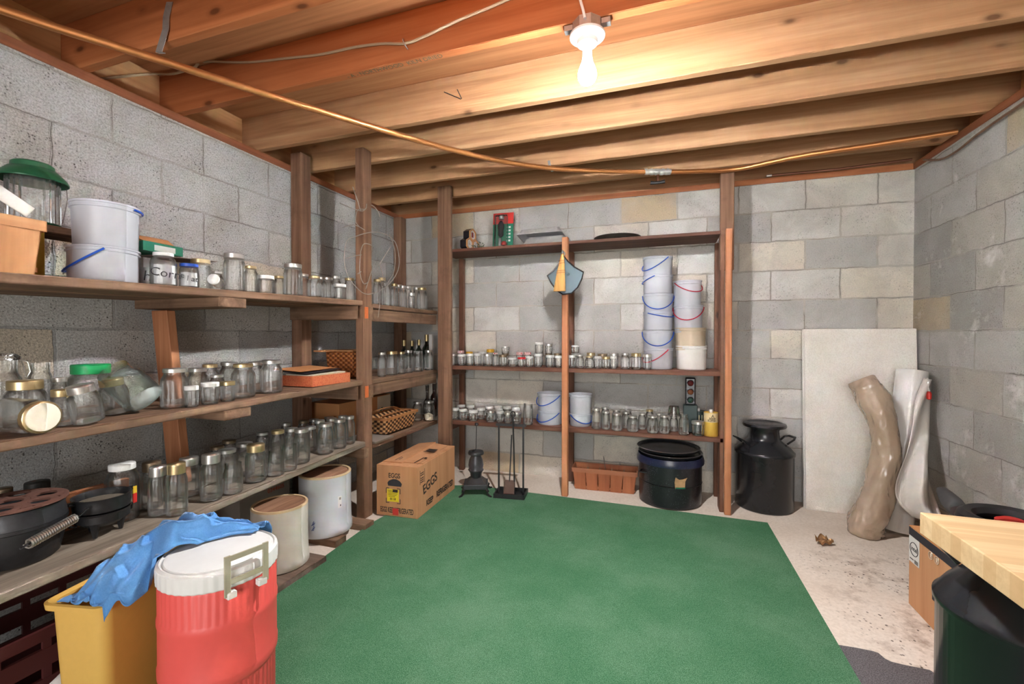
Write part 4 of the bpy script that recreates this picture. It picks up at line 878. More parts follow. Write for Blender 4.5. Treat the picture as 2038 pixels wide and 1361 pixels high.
# under the near end of the lower shelf
M_MAROON = plain('maroon_crate_plastic', srgb(70, 24, 24), .6, 0, .15, 20)
mc = thing('maroon_crate', 'dark maroon slotted crate under the lower shelf, left edge', 'crate', (-1.93, .92, 0))
b = MB(); b.box(-.17, .17, -.22, .22, .0005, .01)
for s in (-1, 1):
    for z0, z1 in ((.01, .10), (.135, .19), (.215, .25)):
        b.box(s*.165-.006, s*.165+.006, -.22, .22, z0, z1); b.box(-.159, .159, s*.214-.006, s*.214+.006, z0, z1)
    for y in (-.21, -.1, 0, .1, .21): b.box(s*.165-.005, s*.165+.005, y-.01, y+.01, .1, .215)
    for x in (-.15, -.05, .05, .15): b.box(x-.01, x+.01, s*.214-.005, s*.214+.005, .1, .215)
b.build('slotted_body', M_MAROON, mc)
pp = MB().grid(lambda u, v: Vector((-1.74+.11*u, .80+.22*v, .06+.05*math.sin(u*4+v*3)+.05*v)), 8, 8).build('plastic_sheet', M_WCARD, None, True); pp.modifiers.new('thick', 'SOLIDIFY').thickness = .002
tag(pp, 'pale crumpled sheet on the floor below the maroon crate', 'plastic sheet')
gc = MB().grid(lambda u, v: Vector((-1.71+.14*u, 1.08+.30*v, .08+.04*math.sin(u*5+v*4)+.03*u)), 10, 10).build('grey_cloth', M_GREYC, None, True); gc.modifiers.new('thick', 'SOLIDIFY').thickness = .004
tag(gc, 'grey rag on the floor behind the yellow bin', 'cloth')
# egg carton
M_EGG = wood('egg_box_card', 'z', srgb(176, 124, 86), srgb(200, 148, 108), srgb(208, 160, 120), .75, .5, False, 0, .08)
ec = P(831, 1033, Z=.011); er = P(905, 972, Z=.011); rz = math.atan2(er.x-ec.x, er.y-ec.y)
eg = thing('egg_box', 'brown cardboard egg box with yellow sticker beside the front post', 'box', (ec.x, ec.y, .0108), -rz)
EH = P(831, 931, Y=ec.y).z-.011; EL = (er-ec).length; EW = .285
MB().box(-EW, 0, 0, EL, 0, EH).build('carton', M_EGG, eg, bevel=.002)
fl_ = MB(); fl_.hexa([(-EW*.98, .06, EH+.001), (-EW*.5, .06, EH+.001), (-EW*.5, EL-.02, EH+.001), (-EW*.98, EL-.02, EH+.001), (-EW*.98, .06, EH+.004), (-EW*.5, .06, EH+.010), (-EW*.5, EL-.02, EH+.026), (-EW*.98, EL-.02, EH+.006)])
fl_.hexa([(-EW*.5, .08, EH+.001), (-.004, .08, EH+.001), (-.004, EL-.03, EH+.001), (-EW*.5, EL-.03, EH+.001), (-EW*.5, .08, EH+.006), (-.004, .08, EH+.004), (-.004, EL-.03, EH+.004), (-EW*.5, EL-.03, EH+.018)])
fl_.build('top_flap', M_EGG, eg)
Fx = (PI/2, 0, 0); Sx = (PI/2, 0, PI/2)
text('printed_word', 'EGGS', .042, M_INKB, eg, (-EW*.56, -.0008, EH*.80), Fx, sx=.8, bold=.02)
text('printed_line', 'EGGS KEEP REFRIGERATED', .046, M_INKB, eg, (-EW*.5, -.0008, EH*.115), Fx, sx=.42, bold=.025)
text('printed_word', 'EGGS', .085, M_INKB, eg, (.0008, EL*.30, EH*.53), (PI/2, 0, PI/2), sx=1.0, bold=.02).rotation_euler = Matrix.Rotation(PI/2, 3, 'Z').to_4x4().to_3x3().__matmul__(Matrix.Rotation(PI/2, 3, 'X')).__matmul__(Matrix.Rotation(.18, 3, 'Z')).to_euler()
text('printed_word', 'KEEP', .05, M_INKB, eg, (.0008, EL*.29, EH*.17), Sx, sx=.9, bold=.04)
text('printed_word', 'REFRIGERATED', .056, M_INKB, eg, (.0008, EL*.70, EH*.19), Sx, sx=.72, bold=.04)
text('printed_stamp', 'EGG\nBOX', .001, M_INKB, eg, (.0008, EL*.08, EH*.8), Sx) if False else None
sb = MB()
for z0 in (.66, .70, .74, .80, .84): sb.box(.0004, .001, EL*.07, EL*.145, EH*z0, EH*(z0+.018))
for a_, b2 in ((.055, .062), (.16, .167)): sb.box(.0004, .001, EL*a_, EL*b2, EH*.63, EH*.91)
sb.build('printed_panel', M_INKB, eg)
hh_ = MB(); hh_.prism([(-.045, -.018), (.045, -.018), (.05, .0), (.035, .016), (.012, .026), (-.012, .026), (-.04, .014), (-.05, .0)], 0, .0012, Matrix.Translation((-EW*.55, -.0002, EH*.655)) @ Matrix.Rotation(PI/2, 4, 'X'))
hh_.build('hand_hole', M_INK, eg)
ys_ = MB().box(-EW*.735, -EW*.45, -.0014, -.0002, EH*.29, EH*.535).build('yellow_sticker', plain('yellow_label', srgb(240, 220, 40), .5, 0, .04, 20), eg)
st = MB()
for z0, x0, x1 in ((.505, .72, .62), (.475, .71, .50), (.445, .71, .48), (.415, .71, .50), (.385, .70, .54)): st.box(-EW*x0, -EW*x1, -.0020, -.0014, EH*z0, EH*(z0+.008))
for i, x in enumerate((.66, .64, .62, .58, .55, .54)): st.box(-EW*x, -EW*x+.003, -.0020, -.0014, EH*.32, EH*.365)
st.prism([(-.018, -.009), (.018, -.009), (.018, .009), (-.018, .009)], .0014, .002, Matrix.Translation((-EW*.535, 0, EH*.505)) @ Matrix.Rotation(PI/2, 4, 'X'))
st.build('sticker_print', M_INKB, ys_)
bkt = MB()
for sx_ in (.76, .415):
    for z0 in (.255, .545):
        x = -EW*sx_; d = .022 if sx_ > .5 else -.022
        bkt.box(min(x, x+d), max(x, x+d), -.001, -.0002, EH*z0, EH*z0+.004); dz = .03 if z0 < .4 else -.03
        bkt.box(x-.002, x+.002, -.001, -.0002, EH*z0+min(0, dz), EH*z0+max(0, dz))
bkt.build('corner_marks', M_INKB, eg)
tpm = MB()
for x0, y0, x1, y1 in ((.18, .10, .20, .34), (.12, .52, .40, .54), (.14, .56, .38, .66), (.10, .30, .16, .34), (.06, .05, .065, .30), (.06, .62, .065, .86), (.70, .15, .72, .3), (.64, .18, .66, .30)):
    tpm.box(-EW*x1, -EW*x0, EL*y0, EL*y1, EH+.0185 if y0 > .5 and x0 < .5 else EH+.0108, EH+.019 if y0 > .5 and x0 < .5 else EH+.0112)
tpm.build('top_print', M_INKB, eg)
for i, x in enumerate((.35, .44, .52)): patch  # (red tape crosses the line of print)
MB().box(-EW*.60, -EW*.46, -.0022, -.0010, EH*.03, EH*.16).build('red_tape', M_REDS, eg)
# ---------------------------------------------------------------- things on the back shelves
M_BLACKG = plain('black_plastic', (.012, .012, .016), .25, 0, .2, 30)
# weather clock of three hexagons
c = P(928, 490, Y=3.22)
ck = thing('weather_clock', 'orange-framed three-dial hexagonal clock at left end of top back shelf', 'clock', (c.x+.02, 3.29, BT+.001), 1.42)
def hexp(r, ph=PI/6): return [(r*math.cos(ph+i*PI/3), r*math.sin(ph+i*PI/3)) for i in range(6)]
hr = .052
for i, (dx, dz) in enumerate(((-.045, .053), (.045, .053), (0, .132))):
    Mf = Matrix.Translation((dx, 0, dz)) @ Matrix.Rotation(PI/2, 4, 'X')
    MB().prism(hexp(hr), -.055, 0, Mf).build('case', M_BLACKG, ck)
    fr = MB(); o, q = hexp(hr*1.0), hexp(hr*.78)
    for k in range(6):
        a, b = o[k], o[(k+1) % 6]; e, f_ = q[(k+1) % 6], q[k]
        fr.hexa([Mf @ Vector((x, y, .0002)) for x, y in (a, b, e, f_)] + [Mf @ Vector((x, y, .010)) for x, y in (a, b, e, f_)])
    fr.build('orange_frame', M_JOIST if False else M_SPLINT, ck)
    di = MB().prism(hexp(hr*.78), .0002, .002, Mf).build('dial', M_WCARD, ck)
    hd = MB(); hd.prism([(-.002, -.004), (.002, -.004), (.001, hr*.5), (-.001, hr*.5)], .0022, .003, Mf); hd.prism([(-.004, -.001), (hr*.35, -.001), (hr*.35, .001), (-.004, .001)], .0022, .003, Mf)
    if i == 2: hd.prism([(-.014, -.02), (.014, -.02), (.014, .02), (-.014, .02)], .0022, .0032, Mf)
    hd.build('dial_marks', M_FOILR if i == 2 else M_INKB, di)
sp_ = MB(); rg_ = random.Random(4)
for i in range(22):
    q = Vector((rg_.uniform(-.03, .05), rg_.uniform(-.02, .02), .004+rg_.uniform(0, .05)*rg_.random()))
    sp_.tube([q, q+Vector((rg_.uniform(-.02, .02), rg_.uniform(-.02, .02), rg_.uniform(.0, .02)))], [.004, .001], 5)
o = tag(sp_.build('greenery_sprig', plain('dry_greenery', srgb(70, 84, 62), .8, 0, .3, 60)), 'small sprig of dry greenery in front of the three-dial clock', 'sprig'); q = P(950, 490, Y=3.17); o.location = (q.x, 3.175, BT+.001)
# packaged decoration
q = P(1000, 490, Y=3.30); hgt = P(1000, 424, Y=3.33).z - BT; w2 = 21*depth(q)/FPX
pk = thing('blister_card', 'red and green carded toy package standing on the top back shelf', 'package', (q.x, 3.30, BT+.0015)); pk.rotation_euler = (-.10, 0, .06)
MB().box(-w2, w2, 0, .004, 0, hgt*.70).build('green_card', M_GCARD, pk); MB().box(-w2, w2, 0, .004, hgt*.7005, hgt).build('red_card', M_REDS, pk)
dk = MB(); dk.lathe([(.010, 0), (.022, .015), (.020, .05), (.026, .075), (.024, .10), (.012, .125), (.004, .13)], 12, Matrix.Translation((-w2*.15, -.018, hgt*.33))); dk.lathe([(.012, 0), (.015, .03), (.012, .05)], 10, Matrix.Translation((.014, -.016, .012)))
dk.build('dark_figure_shape', M_BLACKG, pk, True)
gy = MB().lathe([(.020, 0), (.022, .02), (.012, .032)], 12, Matrix.Translation((-w2*.12, -.020, hgt*.80))); gy.lathe([(.012, 0), (.013, .05), (.01, .06)], 10, Matrix.Translation((-.018, -.016, .03))); gy.build('silver_piece', M_GALV, pk, True)
MB().lathe([(.018, 0), (.022, .015), (.014, .03)], 12, Matrix.Translation((.016, -.018, .03))).build('red_piece', M_REDS, pk, True)
wt = MB()
for i in range(5): wt.box(w2*.55, w2*.75, -.001, -.0002, hgt*(.22+.09*i), hgt*(.27+.09*i))
wt.build('white_print', M_WCARD, pk)
M_BLIS = glass('clear_blister', (.96, .97, .97), (.7, .72, .72), .15)
MB().box(-w2*.75, w2*.5, -.045, -.0005, .008, hgt*.92).build('clear_blister', M_BLIS, pk, bevel=.01)
# foil trays and the pan
M_FOIL = plain('crinkled_foil', (.74, .75, .76), .34, .65, .15, 60, .5)
def tray(name, L, Wd, H, loc, rot, label):
    mb = MB(); rings = []
    for hx, hy, z in ((Wd*.42, L*.44, .0), (Wd*.5, L*.5, H), (Wd*.54, L*.53, H), (Wd*.54, L*.53, H-.004), (Wd*.5, L*.5, H-.003), (Wd*.415, L*.435, .002)):
        rings.append([mb.bm.verts.new((x, y, z)) for x, y in rrect(hx, -hy, hy, .02)])
    kk = len(rings[0])
    for a, b in zip(rings, rings[1:]):
        for i in range(kk): mb.bm.faces.new((a[i], a[(i+1) % kk], b[(i+1) % kk], b[i]))
    mb.bm.faces.new(rings[0][::-1]); mb.bm.faces.new(rings[-1])
    o = mb.build(name, M_FOIL, None, True); o.location = loc; o.rotation_euler = rot
    return tag(o, label, 'tray', 'foil trays on the top back shelf')
q = P(1090, 480, Y=3.28)
tray('foil_tray', .34, .20, .05, (q.x-.0, 3.28, BT+.052), (PI, -.0, PI/2-.12), 'lower upside-down foil tray on the top back shelf')
tray('foil_tray', .33, .21, .045, (q.x-.04, 3.285, BT+.112), (PI, .12, PI/2-.02), 'upper foil tray tilted on top of another foil tray')
q = P(1228, 470, Y=3.27)
pn = thing('round_pan', 'round dark steel pan lying on the top back shelf', 'pan', (q.x, 3.285, BT+.001))
rp = 47*depth(q)/FPX
MB().lathe([(rp*.8, 0), (rp*.86, .004), (rp*.95, .022), (rp, .026), (rp*1.0, .029), (rp*.93, .027), (rp*.83, .006)], 48).build('pan_body', plain('dark_steel', (.16, .15, .14), .3, .9, .2, 20), pn, True)
# dustpan and whisk broom on the middle upright
M_DUST = plain('blue_grey_enamel', srgb(82, 99, 108), .5, .3, .12, 20, .03); M_STRAW = wood('broom_straw', 'z', srgb(170, 120, 62), srgb(208, 160, 96), srgb(226, 184, 124), .8, 2.5, False, 0, .5)
q = P(1124, 545, Y=3.07)
dp = thing('dustpan', 'blue grey dustpan hanging on the middle upright', 'dustpan', (q.x, 3.082, q.z))
sc = depth(q)/FPX
def pxz(x, y): return ((x-1124)*sc, -(y-545)*sc)
ol = [(1121, 508), (1130, 520), (1143, 532), (1161, 543), (1158, 556), (1150, 573), (1138, 584), (1120, 586), (1107, 577), (1096, 562), (1088, 547), (1100, 538), (1112, 524)]
Mx = Matrix.Rotation(PI/2, 4, 'X')
v = [pxz(*p) for p in ol]
mb = MB(); mb.prism(v, 0, .004, Mx); mb.build('pan_plate', M_DUST, dp, bevel=.001)
rim = MB(); rim.tube([(x, -.012 if 4 < i < 11 else -.005, z) for i, (x, z) in enumerate(v)], .005, 6, True); rim.build('rolled_edge', M_BLACKG, dp, True)
MB().lathe([(.012, 0), (.010, .012), (.004, .02)], 12, Matrix.Translation((*[pxz(1130, 545)[0]], -.004, pxz(1130, 545)[1])) @ Mx).build('boss', M_DUST, dp)
MB().tube([(pxz(1121, 504)[0]+.010*math.cos(t*PI/6), -.008, pxz(1121, 504)[1]+.012*math.sin(t*PI/6)) for t in range(12)], .003, 6, True).build('hanging_ring', M_GALV, dp, True)
br = thing('whisk_broom', 'small straw whisk broom hanging in front of the dustpan', 'broom', (q.x, 3.05, q.z))
def br_sec(l, r, y, hy): x0, z = pxz(l, y); x1, _ = pxz(r, y); return x0, x1, z, hy
secs = [br_sec(1118, 1123, 506, .010), br_sec(1114.5, 1124, 518, .013), br_sec(1113, 1125, 526, .013), br_sec(1109, 1125.5, 542, .014), br_sec(1102, 1127, 580, .017)]
mb = MB(); rg = []
for x0, x1, z, hy in secs: rg.append([mb.bm.verts.new(((x0+x1)/2+(x1-x0)/2*math.cos(2*PI*i/16), hy*math.sin(2*PI*i/16), z)) for i in range(16)])
for a, b in zip(rg, rg[1:]):
    for i in range(16): mb.bm.faces.new((a[i], a[(i+1) % 16], b[(i+1) % 16], b[i]))
mb.bm.faces.new(rg[0]); mb.bm.faces.new(rg[-1][::-1]); mb.build('straw', M_STRAW, br, True)
bd = MB()
for l, r, y, hy in ((1113, 1125, 520, .0138), (1112, 1125, 525, .0138), (1108.5, 1126, 540, .0148), (1107.5, 1126.5, 544, .0148)):
    x0, z = pxz(l, y); x1, z2 = pxz(r, y-1.5); bd.tube([((x0+x1)/2+(x1-x0)/2*1.02*math.cos(2*PI*i/18), hy*math.sin(2*PI*i/18), (z+z2)/2+(z2-z)/2*math.cos(2*PI*i/18)) for i in range(18)], .0016, 5, True)
bd.build('binding_twine', plain('red_brown_twine', srgb(150, 84, 48), .8), br)
MB().lathe([(.006, 0), (.008, .01), (.004, .022)], 10, Matrix.Translation((pxz(1120.5, 503)[0], 0, pxz(1120.5, 505)[1]))).build('metal_ferrule', M_GALV, br, True)
# bucket stacks on the upper shelf
YB_ = 3.30
def px_bucket(cx, yt, yb, wpx, Y, m, hm, a, sw, label, group, base, k=1.12, mesh_h=None):
    t = P(cx, yt, Y=Y); r = wpx/2*depth(t)/FPX/1.045
    return bucket((t.x, Y, base), r, r*.86, t.z-base, m, hm, a, sw, label, group, k=k)
base = BU+.001; tops = [(310, 692, .0), (309, 658, 0), (309.5, 621, 0), (310, 586, 0), (309, 549, 0), (309, 513, 0)]
spec = [(M_REDH, -PI*.75, .95, 'bottom milky bucket of the tall stack, with red handle'), (M_BLUEH, .05, 1.05, 'second milky bucket from the bottom of the tall stack, blue handle'), (M_BLUEH, 1.1, .25, 'third milky bucket from the bottom of the tall stack, handle raised sideways'),
        (M_BLUEH, .05, 1.1, 'third milky bucket from the top of the tall stack, handle hanging in front'), (M_BLUEH, 1.5, .4, 'second milky bucket from the top of the tall stack'), (M_BLUEH, -.75, .9, 'topmost milky bucket of the tall stack, handle slanting left')]
spec_a = {0: PI-.9, 1: PI, 2: PI+.9, 3: PI, 4: 1.4, 5: PI-.85}
zb = base; hB = P(1309, 692, Y=YB_).z - base
for i, (cx, yt, _) in enumerate(tops):
    t = P(cx+1000, yt, Y=YB_); hm, _a, sw, lab = spec[i]
    r = 30.5*depth(t)/FPX/1.045
    hb_ = hB if i == 0 else .127
    bucket((t.x, YB_, t.z-hb_ if i else base), r, r*.922, hb_, M_MILKY, hm, spec_a[i], sw, lab, 'milky buckets in the tall stack', k=1.07)
for cx, yt, rt_, h_, m, hm, a, sw, lab in ((1376, 688, 32, None, M_WHITEP, None, 0, 0, 'bottom white bucket of the right stack on the upper shelf'), (1374, 652.5, 32, .155, M_BEIGE, None, 0, 0, 'beige bucket on the white one in the right stack'),
        (1370, 608, 30, .19, M_MILKY, M_REDH, PI-.15, 1.0, 'milky bucket with hanging red handle on the beige bucket'), (1368, 560, 29, .19, M_MILKY, M_REDH, PI+2.1-PI/2, .7, 'topmost milky bucket of the right stack, red handle at left')):
    t = P(cx, yt, Y=YB_+.01); r = rt_*depth(t)/FPX/1.045; h = h_ or t.z-base
    bucket((t.x, YB_+.01, t.z-h), r, r*.915, h, m, hm, a, sw, lab, 'buckets in the right stack', k=1.07)
# bucket pairs on the lower shelf
def pair(cx, y1, y0, w1, h1, h0, l1, l0, Y=3.27):
    t0 = P(cx, y0, Y=Y); t1 = P(cx, y1, Y=Y); r = w1/2*depth(t0)/FPX/1.045
    bucket((t0.x, Y, BL+.001), r*.97, r*.90, t0.z-BL-.001, M_MILKY, M_BLUEH, h0[0], h0[1], l0, 'milky buckets on the lower back shelf', k=1.07)
    hh = t1.z-t0.z+.02; bucket((t1.x, Y, t0.z-.02), r, r*.90, hh, M_MILKY, M_BLUEH if h1 else None, *(h1 or (0, 0)), l1, 'milky buckets on the lower back shelf', k=1.07)
pair(1095, 781, 816, 53, (PI-.55, .8), (PI-.6, .75), 'upper milky bucket of the pair left of the middle upright', 'lower milky bucket of the pair left of the middle upright')
pair(1155, 783, 822, 46, None, (PI+.75, .7), 'upper milky bucket of the pair right of the middle upright', 'lower milky bucket of the pair right of the middle upright')
# traffic signal lamp, cans
q = P(1374, 800, Y=3.27); s_ = depth(q)/FPX
tl = thing('signal_lamp', 'small black three-light traffic signal at right end of lower shelf', 'lamp', (q.x, 3.29, BL+.001))
z1 = P(1374, 822, Y=3.27).z-BL; z2 = P(1374, 806, Y=3.27).z-BL; z3 = P(1374, 752, Y=3.27).z-BL
M_DKGREEN = plain('dark_green_paint', srgb(30, 48, 48), .45, .2, .15, 30)
MB().box(-.045, .045, -.035, .035, 0, z2).build('base', M_DKGREEN, tl, bevel=.004)
MB().box(-.033, .033, -.026, .03, z2+.0005, z3).build('signal_housing', M_BLACKG, tl, bevel=.008); hsg = tl.children[-1]
M_LRED = plain('red_lens', (.10, .006, .008), .1); M_LAMB = plain('amber_lens', (.12, .03, .012), .1); M_LGRN = plain('green_lens', (.008, .03, .022), .1)
for f_, m in ((.80, M_LRED), (.48, M_LAMB), (.18, M_LGRN)):
    z = z2+(z3-z2)*f_; Mq = Matrix.Translation((0, -.026, z)) @ Mx
    MB().lathe([(.020, 0), (.016, .008), (.002, .013)], 20, Mq).build('lens', m, hsg, True)
    hd = MB(); hd.grid(lambda u, v: Vector((.023*math.cos(PI*u), -.026-.022*v*(.4+.6*math.sin(PI*u)), z+.023*math.sin(PI*u))), 12, 2); h = hd.build('visor', M_BLACKG, hsg, True); h.modifiers.new('t', 'SOLIDIFY').thickness = .002
def can(name, cx, yt, wpx, Y, body, label, cat, spout=True):
    t = P(cx, yt, Y=Y); r = wpx/2*depth(t)/FPX; h = t.z-BL-.001
    o = thing(name, label, cat, (t.x, Y, BL+.001)); MB().lathe([(r*.97, 0), (r, .003), (r, h-.004), (r*.98, h), (r*.93, h-.004), (.001, h-.004)], 32).build('can_body', body, o, True)
    return o, r, h
M_TIN = plain('yellow_tin_paint', srgb(216, 176, 76), .4, .1, .06, 14); M_TINC = plain('cream_tin_paint', srgb(224, 204, 160), .45, 0, .06, 14)
yt_, r, h = can('yellow_tin', 1415, 820, 29, 3.20, M_TIN, 'yellow and cream tin with white cap, right end of lower back shelf', 'tin')
a = math.atan2(-3.24, -yt_.location.x)
MB().lathe([(r*1.004, h*.60), (r*1.006, h*.601), (r*1.006, h*.985)], 32, cap0=False, cap1=False).build('cream_band', M_TINC, yt_, True)
MB().lathe([(.012, h-.004), (.012, h+.014), (.009, h+.018)], 14).build('white_cap', M_LID['white'], yt_, True)
text('tin_lettering', 'A', .028, M_INKB, yt_, (r*1.012*math.cos(a+.25), r*1.012*math.sin(a+.25), h*.86), (PI/2, 0, a+.25+PI/2))
text('tin_lettering', 'KOPPER', .022, M_INKB, yt_, (r*1.04*math.cos(a+.1), r*1.04*math.sin(a+.1), h*.68), (PI/2, 0, a+.1+PI/2), sx=.6)
for zz in (.775, .74): patch(yt_, r, a+.2, .9, h*zz, h*zz+.004, 'printed_rule', M_INKB, 1.01)
gt, r, h = can('green_tin', 1390, 817, 27, 3.355, M_DKGREEN, 'dark green tin with cream label behind the jar of pencils', 'tin'); a = math.atan2(-3.33, -gt.location.x)
patch(gt, r, a+.1, 1.8, h*.42, h*.82, 'cream_label', M_TINC, 1.008)
MB().lathe([(.010, h-.004), (.010, h+.012), (.007, h+.016)], 14).build('white_cap', M_LID['white'], gt, True)
t = P(1389, 838, Y=3.18); r = 13*depth(t)/FPX
pj = put_jar((t.x, 3.18, BL+.001), r, t.z-BL, S, 'silver', G_PLAIN, 'silver-lidded jar with a yellow pencil, beside the yellow tin', None)
pc = tag(MB().tube([(r*.65, -.005, .006), (r*.75, .005, (t.z-BL)*.75)], .004, 6).build('pencil', M_YEL), 'yellow pencil standing inside the jar beside the yellow tin', 'pencil'); pc.location = (t.x, 3.18, BL+.001)
# ---- below the shelf
st = thing('pot_belly_stove', 'miniature black pot-belly stove on the edge of the green mat', 'stove', (0, 0, 0))
q = P(944, 962, Z=.16); s_ = None
c0 = P(947, 985, Z=.011); st.location = (c0.x-.02, c0.y+.05, .0105); st.rotation_euler = (0, 0, .35); dpt = depth(st.location)/FPX
zz = lambda y: P(945, y, Y=st.location.y).z - .0105
zb_ = zz(958); MB().box(-.085, .085, -.075, .075, zb_-.035, zb_).build('base_plate', M_IRON2, st, bevel=.004); 
MB().lathe([(.085, zb_+.0005), (.05, zz(950)), (.042, zz(948))], 4, ph=PI/4, sx=1.2, sy=1.1).build('plinth', M_IRON2, st)
MB().lathe([(.038, zz(950)), (.042, zz(940)), (.052, zz(936)), (.056, zz(934)), (.050, zz(931)), (.055, zz(924)), (.048, zz(914)), (.036, zz(907)), (.036, zz(905)), (.056, zz(903)), (.058, zz(900)), (.052, zz(897)), (.02, zz(896))], 36).build('belly', M_IRON2, st, True)
for sx_ in (-1, 1):
    for sy_ in (-1, 1):
        MB().tube([(sx_*.075, sy_*.065, zb_-.03), (sx_*.088, sy_*.078, zb_*.45), (sx_*.084, sy_*.074, .02), (sx_*.098, sy_*.088, .006), (sx_*.112, sy_*.10, .004)], [.010, .011, .007, .008, .006], 8).build('foot', M_IRON2, st, True)
pr_ = P(946, 843, Y=st.location.y); MB().tube([(0, 0, zz(897)), (.004, 0, zz(848))], .0028, 6).build('rod', M_IRON, st); MB().lathe([(.002, -.014), (.011, -.009), (.014, 0), (.011, .009), (.002, .014)], 16, Matrix.Translation((.004, 0, zz(844)))).build('ball_knob', M_IRON, st, True)
MB().lathe([(.008, 0), (.012, .006), (.006, .012)], 10, Matrix.Translation((-.02, -.02, zz(897)))).build('lid_knob', M_IRON, st, True)
q = P(1017, 985, Z=.011); ft = thing('fireplace_tool_stand', 'black iron fireplace tool stand on the far edge of mat', 'tool stand', (q.x, q.y, .0105), .12); s_ = depth(q)/FPX
wz = lambda y: P(1014, y, Y=q.y).z-.0105
b = MB(); b.box(-.105, .105, -.075, .075, 0, .006)
for s in (-1, 1): b.box(s*.105-.004, s*.105+.004, -.079, .079, 0, .03); b.box(-.105, .105, s*.075-.004, s*.075+.004, 0, .03)
b.build('tray', M_IRON, ft)
for s in (-1, 1): MB().box(s*.088-.006, s*.088+.006, -.004, .004, .006, wz(846)).build('upright', M_IRON, ft)
MB().box(-.108, .108, -.008, .008, wz(848), wz(843)).build('cross_bar', M_IRON, ft)
pk_ = thing('fire_poker', 'iron poker with ring handle hanging in the tool stand', 'poker', (q.x+.02, q.y-.018, .0105)); 
MB().tube([(.012, 0, .02), (.008, 0, wz(900)), (0, 0, wz(828))], .006, 8).build('shaft', M_IRON, pk_, True); MB().tube([(.016*math.cos(i*PI/8), 0, wz(828)+.018+.02*math.sin(i*PI/8)) for i in range(16)], .0035, 6, True).build('ring_handle', M_IRON, pk_, True)
fs = thing('fire_shovel', 'small rusty fire shovel standing in the tool stand tray', 'shovel', (q.x+.0, q.y-.045, .017)); fs.rotation_euler = (-.18, 0, .1)
M_RUSTB = plain('brown_rusty_sheet', srgb(96, 74, 66), .6, .3, .25, 30, .1)
b = MB(); b.hexa([(-.036, -.003, 0), (.036, -.003, 0), (.036, 0, 0), (-.036, 0, 0), (-.030, -.003, .11), (.030, -.003, .11), (.030, 0, .11), (-.030, 0, .11)]); b.box(-.038, -.034, -.012, 0, 0, .10); b.box(.034, .038, -.012, 0, 0, .10); b.build('blade', M_RUSTB, fs); MB().tube([(0, 0, .10), (0, .005, .24), (0, .01, .42)], .005, 6).build('shaft', M_IRON, fs)
# wooden basket under the shelf
q0, q1 = P(1140, 972, Z=0), P(1260, 982, Z=0)
splint_basket('splint_basket', 'long orange wooden basket with wire bail on the floor under the shelf', ((q0.x+q1.x)/2+.01, 3.36, .001), .42, .135, .155, PI/2+.03, wood('orange_slat_wood', 'z', srgb(110, 60, 36), srgb(150, 90, 58), srgb(176, 112, 76), .6, .5, False, 60, .2), plain('orange_band_wood', srgb(156, 98, 68), .6, 0, .15, 14), n=5, handle=False, wire=True)
# enamel canner
M_ENAM = None
def enamel(name, base, sp):
    n = N(name); v = n.coord(); vo = n.n('TexVoronoi', {'Vector': v, 'Scale': 120.0}).outputs['Distance']; k = n.noise(v, 10, 3)
    c = n.mix(n.n('Math', {0: n.ramp(vo, [(.12, 1), (.22, 0)]), 1: n.ramp(k, [(.45, 0), (.6, .6)])}, operation='MULTIPLY'), base, sp); return n.pbr(c, .28)
M_ENAM = enamel('black_speckled_enamel', (.010, .011, .014), srgb(150, 155, 165)); M_ENAMB = enamel('blue_black_enamel', (.012, .018, .05), srgb(120, 130, 170))
q = P(1333, 1011, Z=0); R = 64*depth(P(1333, 960, Y=3.27))/FPX; cy_ = 3.265
cx_ = P(1333, 960, Y=cy_).x; hz = lambda y, Y=None: P(1333, y, Y=Y if Y is not None else cy_).z
cn = thing('enamel_canner', 'black speckled enamel canning pot with a torn label', 'pot', (cx_, cy_, .0005)); R = min(R, .208)
yr = hz(925, cy_-R*.9)
MB().lathe([(R*.92, 0), (R*.98, .012), (R*.985, yr*.5), (R*1.0, yr*.51), (R*.985, yr*.52), (R*.985, yr*.93), (R*1.03, yr*.95), (R*1.03, yr), (R*.96, yr), (R*.94, yr*.8)], 56, cap1=True).build('pot_body', M_ENAM, cn, True)
MB().lathe([(R*1.055, yr-.018), (R*1.06, yr+.002), (R*1.02, yr+.03), (R*1.0, yr+.03)], 56, cap0=False, cap1=False).build('blue_rim', M_ENAMB, cn, True)
a = math.atan2(-cy_, -cx_)
for da in (-.95, PI-.95):
    MB().tube([((R*.98+.03*math.sin(i*PI/8))*math.cos(a+da-.16+.32*i/8), (R*.98+.03*math.sin(i*PI/8))*math.sin(a+da-.16+.32*i/8), yr*.74) for i in range(9)], .006, 6).build('handle', M_ENAM, cn, True)
lbm = MB(); lb_o = [(-.14, .50), (.16, .52), (.17, .66), (.24, .74), (.10, .71), (-.02, .70), (-.13, .75), (-.16, .64)]
lbm.bm.faces.new([lbm.bm.verts.new((R*1.004*math.cos(a+.30+t), R*1.004*math.sin(a+.30+t), yr*z)) for t, z in lb_o]); tlb = lbm.build('torn_label', plain('torn_paper', srgb(196, 160, 118), .8, 0, .35, 60), cn)
patch(cn, R, a+.32, .30, yr*.50, yr*.53, 'label_strip', M_GCARD, 1.006).parent = tlb
